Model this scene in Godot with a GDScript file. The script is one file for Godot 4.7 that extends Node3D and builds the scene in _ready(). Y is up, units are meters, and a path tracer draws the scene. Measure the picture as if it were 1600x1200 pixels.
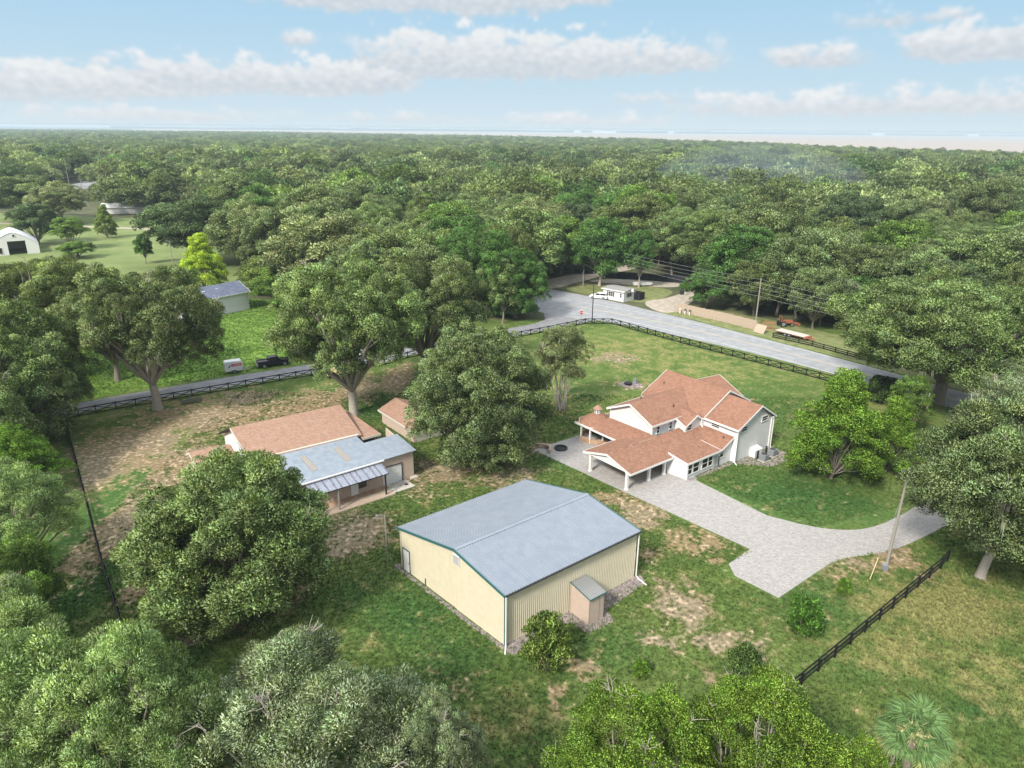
extends Node3D

# ---------------------------------------------------------------- the lie of the land
const O := Vector3(14.39, 0.0, -78.55)          # foot of the front carport post; every building here stands square to one grid
const D1 := Vector3(0.7848, 0.0, -0.6198)       # along the ridges, away to the right
const D2 := Vector3(0.6198, 0.0, 0.7848)        # across them, towards the lawn
const GRID_TURN := -0.9024                      # rotation.y that turns x into D2 and -z into D1
var M := {}
var used := {}
var rng := RandomNumberGenerator.new()
var ground_map: Image
const GX := -75.0
const GZ := -170.0
const GS := 160.0

func _ready() -> void:
	rng.seed = 1
	camera_and_light()
	materials()
	ground()
	house()
	steel_building()
	workshop()
	small_shed()
	neighbours()
	fences()
	tree_library()
	hero_trees()
	wood_beyond()
	palm()
	poles()
	vehicles()
	small_things()
	grass()
	smoke()

func guv(u: float, v: float, h := 0.0) -> Vector3:
	return O + D2 * u + D1 * v + Vector3(0, h, 0)

# ---------------------------------------------------------------- naming
func numbered(called: String) -> String:
	var n: int = used.get(called, 0)
	used[called] = n + 1
	return called if n == 0 else "%s_%03d" % [called, n]

func tag(o: Node, label: String, category: String, group := "", kind := "") -> void:
	if label: o.set_meta("label", label)
	if category: o.set_meta("category", category)
	if group: o.set_meta("group", group)
	if kind: o.set_meta("kind", kind)

func thing(called: String, label: String, category: String, at := Vector3.ZERO, turn := 0.0, group := "") -> Node3D:
	var o := Node3D.new()
	o.name = numbered(called)
	add_child(o, true)
	o.position = at
	o.rotation.y = turn
	tag(o, label, category, group)
	return o

func put(called: String, m: Mesh, material: Material, parent: Node3D = null) -> MeshInstance3D:
	var o := MeshInstance3D.new()
	o.mesh = m
	if material: o.material_override = material
	if parent == null:
		o.name = numbered(called)
		add_child(o, true)
	else:
		var k := called
		var n := 0
		var key := str(parent.get_instance_id()) + called
		n = used.get(key, 0)
		used[key] = n + 1
		o.name = k if n == 0 else "%s_%03d" % [k, n]
		parent.add_child(o, true)
	return o

func obj(called: String, st: SurfaceTool, material: Material, parent: Node3D = null) -> MeshInstance3D:
	return put(called, st.commit(), material, parent)

func struct(called: String, st: SurfaceTool, material: Material) -> MeshInstance3D:
	var o := obj(called, st, material)
	o.set_meta("kind", "structure")
	return o

# ---------------------------------------------------------------- shapes
func mb() -> SurfaceTool:
	var st := SurfaceTool.new()
	st.begin(Mesh.PRIMITIVE_TRIANGLES)
	return st

func tri(st: SurfaceTool, a: Vector3, b: Vector3, c: Vector3) -> void:
	var n := (c - a).cross(b - a).normalized()
	st.set_normal(n); st.add_vertex(a)
	st.set_normal(n); st.add_vertex(b)
	st.set_normal(n); st.add_vertex(c)

func quad(st: SurfaceTool, a: Vector3, b: Vector3, c: Vector3, d: Vector3) -> void:
	tri(st, a, b, c)
	tri(st, a, c, d)

# a flat outline (any simple polygon) pushed along a vector into a closed solid
func slab(st: SurfaceTool, pts: Array, push: Vector3) -> void:
	var n := Vector3.ZERO
	for i in range(1, pts.size() - 1):
		n += (pts[i] - pts[0]).cross(pts[i + 1] - pts[0])
	n = n.normalized()
	var ax := n.cross(Vector3.UP if absf(n.y) < 0.9 else Vector3.RIGHT).normalized()
	var ay := n.cross(ax)
	var flat := PackedVector2Array()
	for p in pts: flat.append(Vector2(p.dot(ax), p.dot(ay)))
	var idx := Geometry2D.triangulate_polygon(flat)
	var out := n.dot(push) < 0.0
	for i in range(0, idx.size(), 3):
		var a: Vector3 = pts[idx[i]]
		var b: Vector3 = pts[idx[i + 1]]
		var c: Vector3 = pts[idx[i + 2]]
		var facing := (c - a).cross(b - a).dot(n) > 0.0
		if facing != out:
			var t := b
			b = c
			c = t
		tri(st, a, b, c)
		tri(st, a + push, c + push, b + push)
	for i in pts.size():
		var a: Vector3 = pts[i]
		var b: Vector3 = pts[(i + 1) % pts.size()]
		if out: quad(st, a, a + push, b + push, b)
		else: quad(st, a, b, b + push, a + push)

func box(st: SurfaceTool, c: Vector3, s: Vector3, b := Basis()) -> void:
	var x := b.x * s.x * 0.5
	var y := b.y * s.y * 0.5
	var z := b.z * s.z * 0.5
	slab(st, [c - x - y - z, c + x - y - z, c + x + y - z, c - x + y - z], z * 2.0)

func bar(st: SurfaceTool, a: Vector3, b: Vector3, w: float, h: float) -> void:
	var f := (b - a).normalized()
	var side := f.cross(Vector3.UP if absf(f.y) < 0.95 else Vector3.RIGHT).normalized()
	var up := side.cross(f)
	slab(st, [a - side * w / 2 - up * h / 2, a + side * w / 2 - up * h / 2, a + side * w / 2 + up * h / 2, a - side * w / 2 + up * h / 2], b - a)

func tube(st: SurfaceTool, pts: Array, radii: Array, sides := 7) -> void:
	var rings := []
	for i in pts.size():
		var f: Vector3 = (pts[mini(i + 1, pts.size() - 1)] - pts[maxi(i - 1, 0)]).normalized()
		var s := f.cross(Vector3(0.31, 0.12, 0.94)).normalized()
		var u := s.cross(f)
		var ring := []
		for k in sides:
			var a := TAU * k / sides
			ring.append([pts[i] + (s * cos(a) + u * sin(a)) * radii[i], s * cos(a) + u * sin(a)])
		rings.append(ring)
	for i in pts.size() - 1:
		for k in sides:
			var q := [rings[i][k], rings[i][(k + 1) % sides], rings[i + 1][(k + 1) % sides], rings[i + 1][k]]
			for j in [0, 1, 2, 0, 2, 3]:
				st.set_normal(q[j][1])
				st.add_vertex(q[j][0])
	for e in [0, pts.size() - 1]:
		for k in range(1, sides - 1):
			tri(st, rings[e][0][0], rings[e][k][0], rings[e][k + 1][0])

func disc(st: SurfaceTool, c: Vector3, axis: Vector3, r: float, thick: float, sides := 16) -> void:
	tube(st, [c - axis * thick / 2, c + axis * thick / 2], [r, r], sides)

# a sheet laid over a flat outline on the ground
func sheet(st: SurfaceTool, outline: PackedVector2Array, y: float) -> void:
	var idx := Geometry2D.triangulate_polygon(outline)
	for i in range(0, idx.size(), 3):
		for k in 3:
			var p := outline[idx[i + k]]
			st.set_normal(Vector3.UP)
			st.set_uv(Vector2((p.x - GX) / GS, (p.y - GZ) / GS))
			st.add_vertex(Vector3(p.x, y, p.y))

func pv(flat: Array) -> PackedVector2Array:
	var r := PackedVector2Array()
	for i in range(0, flat.size(), 2): r.append(Vector2(flat[i], flat[i + 1]))
	return r

# smooth a polyline or outline by cutting its corners
func rounded(p: PackedVector2Array, times := 2, closed := true) -> PackedVector2Array:
	for t in times:
		var q := PackedVector2Array()
		var n := p.size()
		if not closed: q.append(p[0])
		for i in (n if closed else n - 1):
			q.append(p[i].lerp(p[(i + 1) % n], 0.25))
			q.append(p[i].lerp(p[(i + 1) % n], 0.75))
		if not closed: q.append(p[n - 1])
		p = q
	return p

# ---------------------------------------------------------------- materials
func lin(r: float, g: float, b: float) -> Color:
	return Color(r, g, b).linear_to_srgb()

func mat(called: String, c: Color, rough := 0.8, metal := 0.0) -> StandardMaterial3D:
	var m := StandardMaterial3D.new()
	m.resource_name = called
	m.albedo_color = c.linear_to_srgb()
	m.roughness = rough
	m.metallic = metal
	m.metallic_specular = 0.4
	M[called] = m
	return m

func noise_image(seed_: int, freq: float, oct: int, size: int, kind := FastNoiseLite.TYPE_SIMPLEX_SMOOTH) -> Image:
	var n := FastNoiseLite.new()
	n.seed = seed_
	n.noise_type = kind
	n.frequency = freq
	n.fractal_octaves = oct
	return n.get_seamless_image(size, size, false, false, 0.1, true)

func noise_bytes(seed_: int, freq: float, oct: int, w: int, h: int) -> PackedByteArray:
	var n := FastNoiseLite.new()
	n.seed = seed_
	n.noise_type = FastNoiseLite.TYPE_SIMPLEX_SMOOTH
	n.frequency = freq
	n.fractal_octaves = oct
	var im := n.get_image(w, h, false, false, true)
	im.convert(Image.FORMAT_L8)
	return im.get_data()

# grain: a world-mapped multiply texture between two tones
func grain(m: StandardMaterial3D, seed_: int, lo: Color, hi: Color, metres: float, freq := 0.03, oct := 4) -> void:
	var im := noise_image(seed_, freq, oct, 256)
	im.convert(Image.FORMAT_RGB8)
	var a := lo.linear_to_srgb()
	var b := hi.linear_to_srgb()
	var d := im.get_data()
	for i in range(0, d.size(), 3):
		var t := d[i] / 255.0
		d[i] = int(255.0 * lerpf(a.r, b.r, t))
		d[i + 1] = int(255.0 * lerpf(a.g, b.g, t))
		d[i + 2] = int(255.0 * lerpf(a.b, b.b, t))
	im.set_data(256, 256, false, Image.FORMAT_RGB8, d)
	world_tex(m, im, metres)

func world_tex(m: StandardMaterial3D, im: Image, metres: float) -> void:
	m.albedo_color = Color.WHITE
	m.albedo_texture = ImageTexture.create_from_image(im)
	m.uv1_triplanar = true
	m.uv1_world_triplanar = true
	m.uv1_scale = Vector3.ONE / metres

# rows of small units (shingles, pavers) with a tone for each
func coursed(seed_: int, tones: Array, n: int, rows: int, cols: int, joint: Color, gap: int, spread: float) -> Image:
	var r := RandomNumberGenerator.new()
	r.seed = seed_
	var im := Image.create(n, n, false, Image.FORMAT_RGB8)
	im.fill(joint.linear_to_srgb())
	var hh := n / rows
	var ww := n / cols
	for j in rows:
		var off := r.randi_range(0, ww - 1)
		for i in cols:
			var c: Color = tones[r.randi() % tones.size()]
			c = (c * r.randf_range(1.0 - spread, 1.0 + spread)).linear_to_srgb()
			var x := (i * ww + off) % n
			im.fill_rect(Rect2i(x, j * hh, ww - gap, hh - gap), c)
			if x + ww - gap > n: im.fill_rect(Rect2i(0, j * hh, x + ww - gap - n, hh - gap), c)
	return im

func materials() -> void:
	mat("shingle", Color(0.40, 0.20, 0.13), 0.9)
	world_tex(M.shingle, coursed(3, [Color(.250, .130, .086), Color(.221, .113, .074), Color(.283, .154, .105), Color(.205, .107, .072)], 512, 32, 16, Color(.20, .105, .07), 1, 0.16), 5.0)
	mat("shingle_tan", Color(0.44, 0.27, 0.19), 0.9)
	world_tex(M.shingle_tan, coursed(4, [Color(.297, .187, .136), Color(.272, .166, .119), Color(.327, .212, .157)], 512, 32, 16, Color(.26, .155, .11), 1, 0.13), 5.0)
	mat("siding", Color(.74, .75, .76), 0.6)
	grain(M.siding, 11, Color(.58, .59, .60), Color(.64, .65, .66), 6.0, 0.02)
	mat("white_trim", Color(.68, .68, .67), 0.5)
	mat("glass", Color(.012, .014, .017), 0.06)
	M.glass.metallic_specular = 0.5
	mat("yellow_steel", Color(.68, .585, .37), 0.5)
	grain(M.yellow_steel, 12, Color(.555, .505, .38), Color(.615, .57, .445), 5.0, 0.025)
	mat("teal_trim", Color(.035, .115, .12), 0.4)
	mat("steel_roof", Color(.45, .50, .57), 0.42, 0.25)
	grain(M.steel_roof, 13, Color(.215, .25, .30), Color(.28, .315, .37), 9.0, 0.02)
	mat("old_steel", Color(.44, .50, .58), 0.45, 0.2)
	grain(M.old_steel, 14, Color(.213, .254, .312), Color(.320, .361, .418), 6.0, 0.02, 5)
	mat("worn_steel", Color(.36, .38, .44), 0.55, 0.2)
	grain(M.worn_steel, 18, Color(.20, .21, .26), Color(.40, .43, .49), 4.0, 0.03, 5)
	mat("streak_steel", Color(.17, .17, .23), 0.6, 0.2)
	grain(M.streak_steel, 19, Color(.09, .09, .13), Color(.30, .30, .37), 3.0, 0.03, 5)
	mat("rust", Color(.42, .32, .22), 0.9)
	grain(M.rust, 15, Color(.20, .19, .185), Color(.36, .32, .27), 1.5, 0.03, 5)
	mat("pink_wall", Color(.60, .47, .39), 0.7)
	grain(M.pink_wall, 16, Color(.43, .335, .28), Color(.50, .40, .34), 4.0, 0.02)
	mat("cream_wall", Color(.54, .52, .47), 0.7)
	mat("black_paint", Color(.012, .012, .014), 0.5)
	mat("dark_metal", Color(.05, .052, .056), 0.4, 0.3)
	mat("grey_metal", Color(.30, .32, .34), 0.45, 0.4)
	mat("concrete", Color(.48, .45, .41), 0.9)
	grain(M.concrete, 17, Color(.42, .39, .35), Color(.53, .50, .46), 3.0, 0.03, 5)
	mat("deck_stain", Color(.36, .22, .13), 0.85)
	grain(M.deck_stain, 20, Color(.30, .155, .07), Color(.46, .35, .27), 5.0, 0.016, 4)
	mat("asphalt", Color(.33, .34, .36), 0.9)
	grain(M.asphalt, 21, Color(.225, .235, .25), Color(.31, .315, .33), 14.0, 0.02, 5)
	mat("old_asphalt", Color(.24, .245, .26), 0.9)
	grain(M.old_asphalt, 22, Color(.165, .17, .185), Color(.25, .25, .265), 11.0, 0.02, 5)
	mat("sandy_drive", Color(.36, .31, .26), 0.95)
	grain(M.sandy_drive, 23, Color(.27, .24, .20), Color(.46, .40, .33), 12.0, 0.025, 5)
	mat("yellow_line", Color(.50, .42, .24), 0.9)
	mat("white_line", Color(.56, .56, .56), 0.9)
	mat("pavers", Color(.46, .45, .44), 0.9)
	world_tex(M.pavers, coursed(31, [Color(.311, .298, .290), Color(.344, .332, .323), Color(.290, .281, .277), Color(.336, .315, .298), Color(.269, .256, .248)], 1024, 64, 32, Color(.25, .235, .22), 1, 0.10), 8.0)
	mat("paver_edge", Color(.40, .385, .37), 0.9)
	mat("bark", Color(.22, .19, .16), 0.95)
	grain(M.bark, 24, Color(.14, .12, .10), Color(.33, .29, .25), 2.0, 0.03, 5)
	mat("pale_bark", Color(.36, .33, .29), 0.95)
	grain(M.pale_bark, 25, Color(.25, .22, .19), Color(.48, .44, .39), 2.0, 0.03, 5)
	mat("pole_wood", Color(.27, .25, .22), 0.9)
	mat("wood_fence", Color(.50, .37, .27), 0.9)
	grain(M.wood_fence, 26, Color(.34, .265, .205), Color(.46, .37, .295), 3.0, 0.03)
	mat("red_paint", Color(.55, .05, .05), 0.5)
	mat("orange_paint", Color(.34, .12, .07), 0.5)
	mat("cream_paint", Color(.70, .58, .33), 0.4)
	mat("white_paint", Color(.66, .66, .66), 0.3)
	mat("black_car", Color(.010, .011, .016), 0.12)
	mat("white_car", Color(.78, .79, .80), 0.15)
	mat("blue_car", Color(.10, .20, .42), 0.2)
	mat("silver_car", Color(.40, .42, .44), 0.2)
	mat("rubber", Color(.02, .02, .02), 0.8)
	mat("tail_red", Color(.45, .02, .02), 0.25)
	mat("stone", Color(.36, .32, .30), 0.95)
	grain(M.stone, 27, Color(.175, .154, .147), Color(.336, .301, .287), 1.1, 0.03, 5)
	mat("brick_clay", Color(.45, .33, .26), 0.9)
	mat("blue_roof", Color(.10, .12, .17), 0.85)
	world_tex(M.blue_roof, coursed(5, [Color(.10, .12, .18), Color(.13, .15, .21), Color(.085, .10, .15)], 256, 16, 8, Color(.07, .085, .12), 1, 0.1), 4.0)
	mat("white_roof", Color(.66, .68, .70), 0.6)
	mat("grey_roof", Color(.24, .23, .225), 0.9)
	mat("red_roof", Color(.55, .20, .17), 0.8)
	mat("dark_screen", Color(.014, .015, .020), 0.8)
	mat("wire", Color(.30, .30, .31), 0.5)
	var leaf := mat("leaf", Color(1, 1, 1), 0.55)
	leaf.vertex_color_use_as_albedo = true
	leaf.metallic_specular = 0.35
	leaf.backlight_enabled = true
	leaf.backlight = Color(.8, .8, .55)
	for t in [["oak", 1.0, 1.06, .98], ["pale", 1.24, 1.40, 1.20], ["grey", 1.2, 1.3, 1.28], ["bright", .98, 1.30, .66], ["lawn", .98, 1.22, .64], ["lime", 1.08, 1.24, .72], ["spring", 1.30, 1.58, 1.08], ["lush", .66, 1.05, .62], ["dark", .66, .80, .80], ["yellow", 2.2, 2.2, .80], ["moss", 1.42, 1.36, 1.42], ["olive", 1.06, 1.13, .90], ["rusty", 2.2, 1.0, .85], ["palm", .52, .66, .40], ["dry", 1.5, 1.15, .8]]:
		var m: StandardMaterial3D = leaf.duplicate()
		m.resource_name = "leaf_" + t[0]
		m.albedo_color = Color(t[1] * .95, t[2] * .95, t[3] * .95).linear_to_srgb()
		M["leaf_" + t[0]] = m

# ---------------------------------------------------------------- sky, sun, camera
func sky_picture() -> Image:
	# clouds and air only; the band round the horizon is drawn finer than the rest
	var n := FastNoiseLite.new()
	n.seed = 5
	n.fractal_octaves = 4
	n.frequency = 1.0
	n.noise_type = FastNoiseLite.TYPE_SIMPLEX_SMOOTH
	var coarse := Image.create(512, 256, false, Image.FORMAT_RGBF)
	for y in 256:
		for x in 512:
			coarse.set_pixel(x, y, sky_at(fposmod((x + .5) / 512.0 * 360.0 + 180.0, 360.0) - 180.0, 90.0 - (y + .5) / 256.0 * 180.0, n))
	coarse.resize(2048, 1024, Image.INTERPOLATE_CUBIC)
	for y in range(360, 520):
		for i in range(-324, 324):
			var x := posmod(i, 2048)
			coarse.set_pixel(x, y, sky_at((i + .5) / 2048.0 * 360.0, 90.0 - (y + .5) / 1024.0 * 180.0, n))
	return coarse

const CLOUDS := [   # azimuth, height of the base, half width, thickness (degrees), strength
	[-7.0, 8.3, 13.0, 3.2, 1.0], [3.5, 8.8, 4.5, 2.0, .8], [-2.0, 4.1, 10.5, 3.2, 1.0], [8.5, 4.3, 7.5, 2.4, .9], [-15.5, 5.6, 1.6, 1.0, .6],
	[-19.0, 2.6, 11.0, 2.3, .95], [-31.0, 1.9, 9.0, 2.3, .95], [-12.0, 2.8, 5.0, 2.2, .9], [-36.0, 1.6, 5.0, 2.4, .9], [33.5, 4.7, 7.5, 2.4, 1.0], [29.0, 5.0, 3.0, 1.4, .9], [36.0, 8.6, 5.0, 2.6, 1.1], [21.0, 4.4, 3.6, 1.6, .75], [26.0, 6.7, 5.0, 1.2, .5],
	[14.5, 9.2, 3.2, 1.0, .7], [31.0, 1.4, 11.0, 1.8, .8], [19.0, 1.3, 9.0, 1.5, .75], [6.0, .4, 8.0, 1.0, .6], [-33.0, 9.3, 2.0, .9, .5], [-8.0, .5, 9.0, .9, .5], [-26.0, .4, 10.0, 1.2, .6],
	[25.5, 9.6, 3.5, .9, .7], [10.0, 2.0, 6.0, .9, .35]]

func sky_at(az: float, el: float, n: FastNoiseLite) -> Color:
	if el < 0.0:
		return Color(.30, .32, .30).lerp(Color(.68, .76, .80), clampf(1.0 + el / 1.5, 0, 1))
	var t := clampf(el / 11.0, 0, 1)
	var air := Color(.66, .77, .83).lerp(Color(.345, .60, .80), pow(t, .75))
	air = air.lerp(Color(.16, .34, .66), clampf((el - 11.0) / 70.0, 0, 1))
	var d := 0.0
	var low := 1.0
	var s := 0.0
	if absf(az) < 55.0 and el < 16.0:
		var w := n.get_noise_2d(az * .34, el * .75) * .9 + n.get_noise_2d(az * 1.5 + 40, el * 2.6) * .32
		var sum := 0.0
		var up := 0.0
		for c in CLOUDS:
			var qx: float = (az + w * .5 - c[0]) / c[2]
			if absf(qx) > 1.5: continue
			var qy: float = (el - c[1]) / c[3]
			if qy < -.6 or qy > 1.6: continue
			var env: float = exp(-pow(absf(qx), 3.0) * 1.4) * smoothstep(-.38, .12, qy + w * .12) * (1.0 - smoothstep(.25, 1.15, qy - w * .55)) * minf(c[4], 1.0)
			sum = 1.0 - (1.0 - sum) * (1.0 - env)
			if env > up:
				up = env
				low = clampf(qy, 0, 1)
		d = smoothstep(.16, .62, sum + w * .22) * clampf(sum * 2.2, 0, 1)
		var puff := n.get_noise_2d(az * 1.1 - 17, el * 2.4 + 9)
		s = clampf(.10 + low * 1.0 + puff * .55 + w * .2, 0, 1)
		d *= .93
	else:
		# cloud over the unseen rest of the sky, thickened to add skylight
		var dir := Vector2.from_angle(deg_to_rad(az)) / tan(deg_to_rad(maxf(el, 4.0)))
		var q := n.get_noise_2d(dir.x * .55 + 31, dir.y * .55 - 12)
		d = smoothstep(-.62, .12, q) * .92
		s = clampf(.72 + n.get_noise_2d(dir.x * 1.6, dir.y * 1.6) * .4, 0, 1)
	var cloud := Color(.58, .635, .69).lerp(Color(.85, .86, .865), s)
	cloud *= 1.0 + 1.3 * clampf((el - 14.0) / 40.0, 0, 1)      # overhead cloud out of view, inferred from weak shadows, brightened to light the ground
	cloud = cloud.lerp(Color(.74, .80, .84), clampf(1.0 - el / 3.0, 0, 1) * .55)
	return air.lerp(cloud, d)

func camera_and_light() -> void:
	var cam := Camera3D.new()
	cam.name = "camera"
	cam.fov = 56.84
	cam.far = 90000.0
	cam.near = 0.1
	var pitch := deg_to_rad(19.74)
	var roll := deg_to_rad(0.54)
	var f := Vector3(0, -sin(pitch), -cos(pitch))
	var r0 := Vector3.RIGHT
	var u0 := r0.cross(f)
	cam.transform = Transform3D(Basis(r0 * cos(roll) + u0 * sin(roll), -r0 * sin(roll) + u0 * cos(roll), -f), Vector3(0, 42.0, 0))
	add_child(cam)
	cam.current = true
	var we := WorldEnvironment.new()
	we.name = "world_environment"
	var e := Environment.new()
	var sk := PanoramaSkyMaterial.new()
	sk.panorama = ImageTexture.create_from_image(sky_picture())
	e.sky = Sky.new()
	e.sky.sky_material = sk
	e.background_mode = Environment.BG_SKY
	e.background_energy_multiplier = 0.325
	e.tonemap_mode = Environment.TONE_MAPPER_LINEAR
	e.tonemap_exposure = 3.25
	e.fog_enabled = true
	e.fog_density = 0.00013
	e.fog_light_color = Color(.80, .87, .92)
	e.volumetric_fog_enabled = true        # for the bank of smoke only; the air has its own haze above
	e.volumetric_fog_density = 0.0
	e.sdfgi_enabled = true
	e.ssao_enabled = true
	e.ssil_enabled = true
	we.environment = e
	add_child(we)
	var sun := DirectionalLight3D.new()
	sun.name = "sun"
	sun.light_color = Color(1.0, .97, .92)
	sun.light_energy = 0.6
	sun.light_angular_distance = 10.0
	sun.shadow_enabled = true
	var to_sun := Vector3(-.42, .64, .60).normalized()
	sun.basis = Basis.looking_at(-to_sun, Vector3.UP)
	add_child(sun)

# ---------------------------------------------------------------- ground
func ground() -> void:
	M.ground_map = ground_material()
	mat("wild_ground", Color(.09, .10, .05), 1.0)
	grain(M.wild_ground, 41, Color(.050, .062, .026), Color(.125, .125, .062), 60.0, 0.02, 6)
	mat("pasture", Color(.16, .20, .05), 1.0)
	grain(M.pasture, 42, Color(.085, .175, .025), Color(.19, .29, .06), 24.0, 0.02, 6)
	mat("field", Color(.16, .19, .075), 1.0)
	grain(M.field, 43, Color(.115, .165, .048), Color(.20, .235, .09), 70.0, 0.02, 6)
	mat("verge", Color(.14, .17, .06), 1.0)
	grain(M.verge, 44, Color(.10, .14, .035), Color(.24, .23, .12), 16.0, 0.025, 6)
	mat("far_forest_floor", Color(.05, .07, .04), 1.0)
	var st := mb()
	sheet(st, pv([-45000, 60000, 45000, 60000, 45000, -60000, -45000, -60000]), -0.02)
	struct("ground", st, M.wild_ground)
	st = mb()
	sheet(st, pv([GX, GZ + GS, GX + GS, GZ + GS, GX + GS, GZ + 8, GX, GZ + 8]), 0.0)
	struct("lawn", st, M.ground_map)
	# bright pasture between the lane and the blue-roofed house, fields to the left, small clearings
	st = mb()
	sheet(st, rounded(pv([-96, -96, -77, -101, -66, -110.5, -47, -123, -26, -135.5, -18, -143, -40, -160, -50, -176, -75, -183, -100, -172, -112, -130])), 0.008)
	struct("pasture", st, M.pasture)
	st = mb()
	sheet(st, rounded(pv([-130, -170, -72, -178, -58, -250, -112, -306, -150, -338, -262, -372, -330, -350, -215, -276, -176, -218])), 0.006)
	struct("field", st, M.field)
	st = mb()
	sheet(st, rounded(pv([96, -200, 122, -190, 150, -240, 118, -256])), 0.006)
	struct("clearing", st, M.pasture)
	st = mb()
	sheet(st, rounded(pv([112, -735, 160, -735, 170, -850, 100, -850])), 0.006)
	struct("clearing", st, M.field)
	# verges
	st = mb()
	sheet(st, pv([35, -170.5, 43.5, -162.4, 55.2, -147.2, 64, -135.6, 84, -108, 100, -112, 80, -140, 60, -166, 46, -177]), 0.012)
	struct("verge", st, M.verge)
	st = mb()
	sheet(st, rounded(pv([12.5, -196, 24, -187.5, 33, -179, 40.5, -186, 46, -196, 34, -205, 22, -203])), 0.012)
	struct("verge", st, M.verge)
	# roads
	st = mb()
	sheet(st, rounded(pv([-30, -226, -4, -206, 11.8, -195.2, 26.4, -181.5, 36.1, -169.6, 43, -162, 54.8, -146.8, 63.6, -135, 83, -107.4, 130, -46, 150, -22, 141, -16, 121, -41, 77.5, -99.4, 63, -119.6, 50.8, -134.4, 37.9, -147.3, 23.7, -160.3, 12, -164, -6, -182, -30, -206]), 1), 0.020)
	struct("main_road", st, M.asphalt)
	st = mb()
	sheet(st, pv([-118, -76, -96, -88.5, -77.5, -99.6, -65.8, -109, -51.2, -118.8, -46.5, -121.7, -26.1, -134.2, -21.6, -138.4, -.1, -154.4, 5.3, -158.4, 7.6, -162, 7.6, -170, 20, -162, 17, -160, 7.6, -153, -.4, -147.2, -20.8, -133, -24.6, -128.4, -39, -120.4, -53.2, -111.2, -65, -103.8, -77, -94, -96, -82.4, -118, -70]), 0.016)
	struct("lane", st, M.old_asphalt)
	st = mb()
	sheet(st, rounded(pv([8, -194, 14, -199, 26.3, -215, 40, -229, 48, -238, 42, -242, 22, -222, 8, -207, 2, -202])), 0.016)
	struct("side_road", st, M.sandy_drive)
	st = mb()
	sheet(st, rounded(pv([33, -182, 42, -186, 55, -204, 62, -206, 54, -194, 46, -181, 42, -172, 36, -168.5])), 0.016)
	struct("sandy_drive", st, M.sandy_drive)
	st = mb()
	sheet(st, rounded(pv([20, -207, 33, -203, 44, -199, 52, -203, 45, -208, 30, -212])), 0.014)
	struct("sandy_drive", st, M.sandy_drive)
	# lines on the main road: a worn double yellow one in the middle, pale edges
	var mid := rounded(pv([14, -177.5, 30, -165, 40.5, -154.6, 52.8, -140.6, 63.3, -127.3, 80.2, -103.4, 125, -44]), 2, false)
	for off in [-.16, .16]:
		line_strip(mid, off, .12, .024, "centre_line", M.yellow_line)
	line_strip(mid, -4.6, .12, .024, "edge_line", M.white_line)
	line_strip(mid, 4.6, .12, .024, "edge_line", M.white_line)
	# far driveway glimpsed on the left, the road climbing away
	st = mb()
	sheet(st, pv([-300, -515, -313, -510, -335, -560, -352, -640, -340, -642, -322, -560]), 0.02)
	struct("far_road", st, M.asphalt)
	st = mb()
	sheet(st, pv([-232, -323, -146, -307, -100, -296, -100, -299, -146, -311, -233, -328]), 0.02)
	struct("farm_lane", st, M.sandy_drive)
	# driveway and patio of pavers
	var drive := pv([3.1, -89.9, 11.0, -96.0, 17.5, -92, 24, -82, 23.6, -81.3, 29.8, -72.6])
	for p in rounded(pv([29.8, -72.6, 34.4, -69.9, 38.7, -69.4, 42, -70.7, 44.4, -72.2, 47, -73.9, 56, -81.5, 74.4, -95.4]), 2, false): drive.append(p)
	for p in rounded(pv([78, -90, 68, -84, 53, -73, 43.8, -67, 39.2, -64.8, 34.2, -63.9, 30.1, -60.6, 25.7, -57.1]), 2, false): drive.append(p)
	for p in rounded(pv([25.7, -57.1, 21.5, -61.8, 25.6, -65.5]), 1, false): drive.append(p)
	drive.append(Vector2(14, -78.0))
	st = mb()
	sheet(st, drive, 0.016)
	struct("paver_driveway", st, M.pavers)
	# water and the land beyond it
	mat("lake", Color(.335, .27, .215), 0.5)
	st = mb()
	sheet(st, pv([-2600, -5200, -1496, -4357, -624, -3603, -10, -3071, 431, -2573, 625, -1847, 650, -1275, 751, -1101, 1500, -700, 20000, -700, 20000, -14500, 6000, -13600, 1500, -13000, -2500, -12400, -5600, -11000]), 0.3)
	struct("lake_water", st, M.lake)

func line_strip(p: PackedVector2Array, off: float, w: float, y: float, called: String, m: Material) -> void:
	var st := mb()
	var a := PackedVector2Array()
	var b := PackedVector2Array()
	for i in p.size():
		var f := (p[mini(i + 1, p.size() - 1)] - p[maxi(i - 1, 0)]).normalized()
		var s := Vector2(-f.y, f.x)
		a.append(p[i] + s * (off - w / 2))
		b.append(p[i] + s * (off + w / 2))
	for i in p.size() - 1:
		quad(st, Vector3(a[i].x, y, a[i].y), Vector3(b[i].x, y, b[i].y), Vector3(b[i + 1].x, y, b[i + 1].y), Vector3(a[i + 1].x, y, a[i + 1].y))
	struct(called, st, m)

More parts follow.
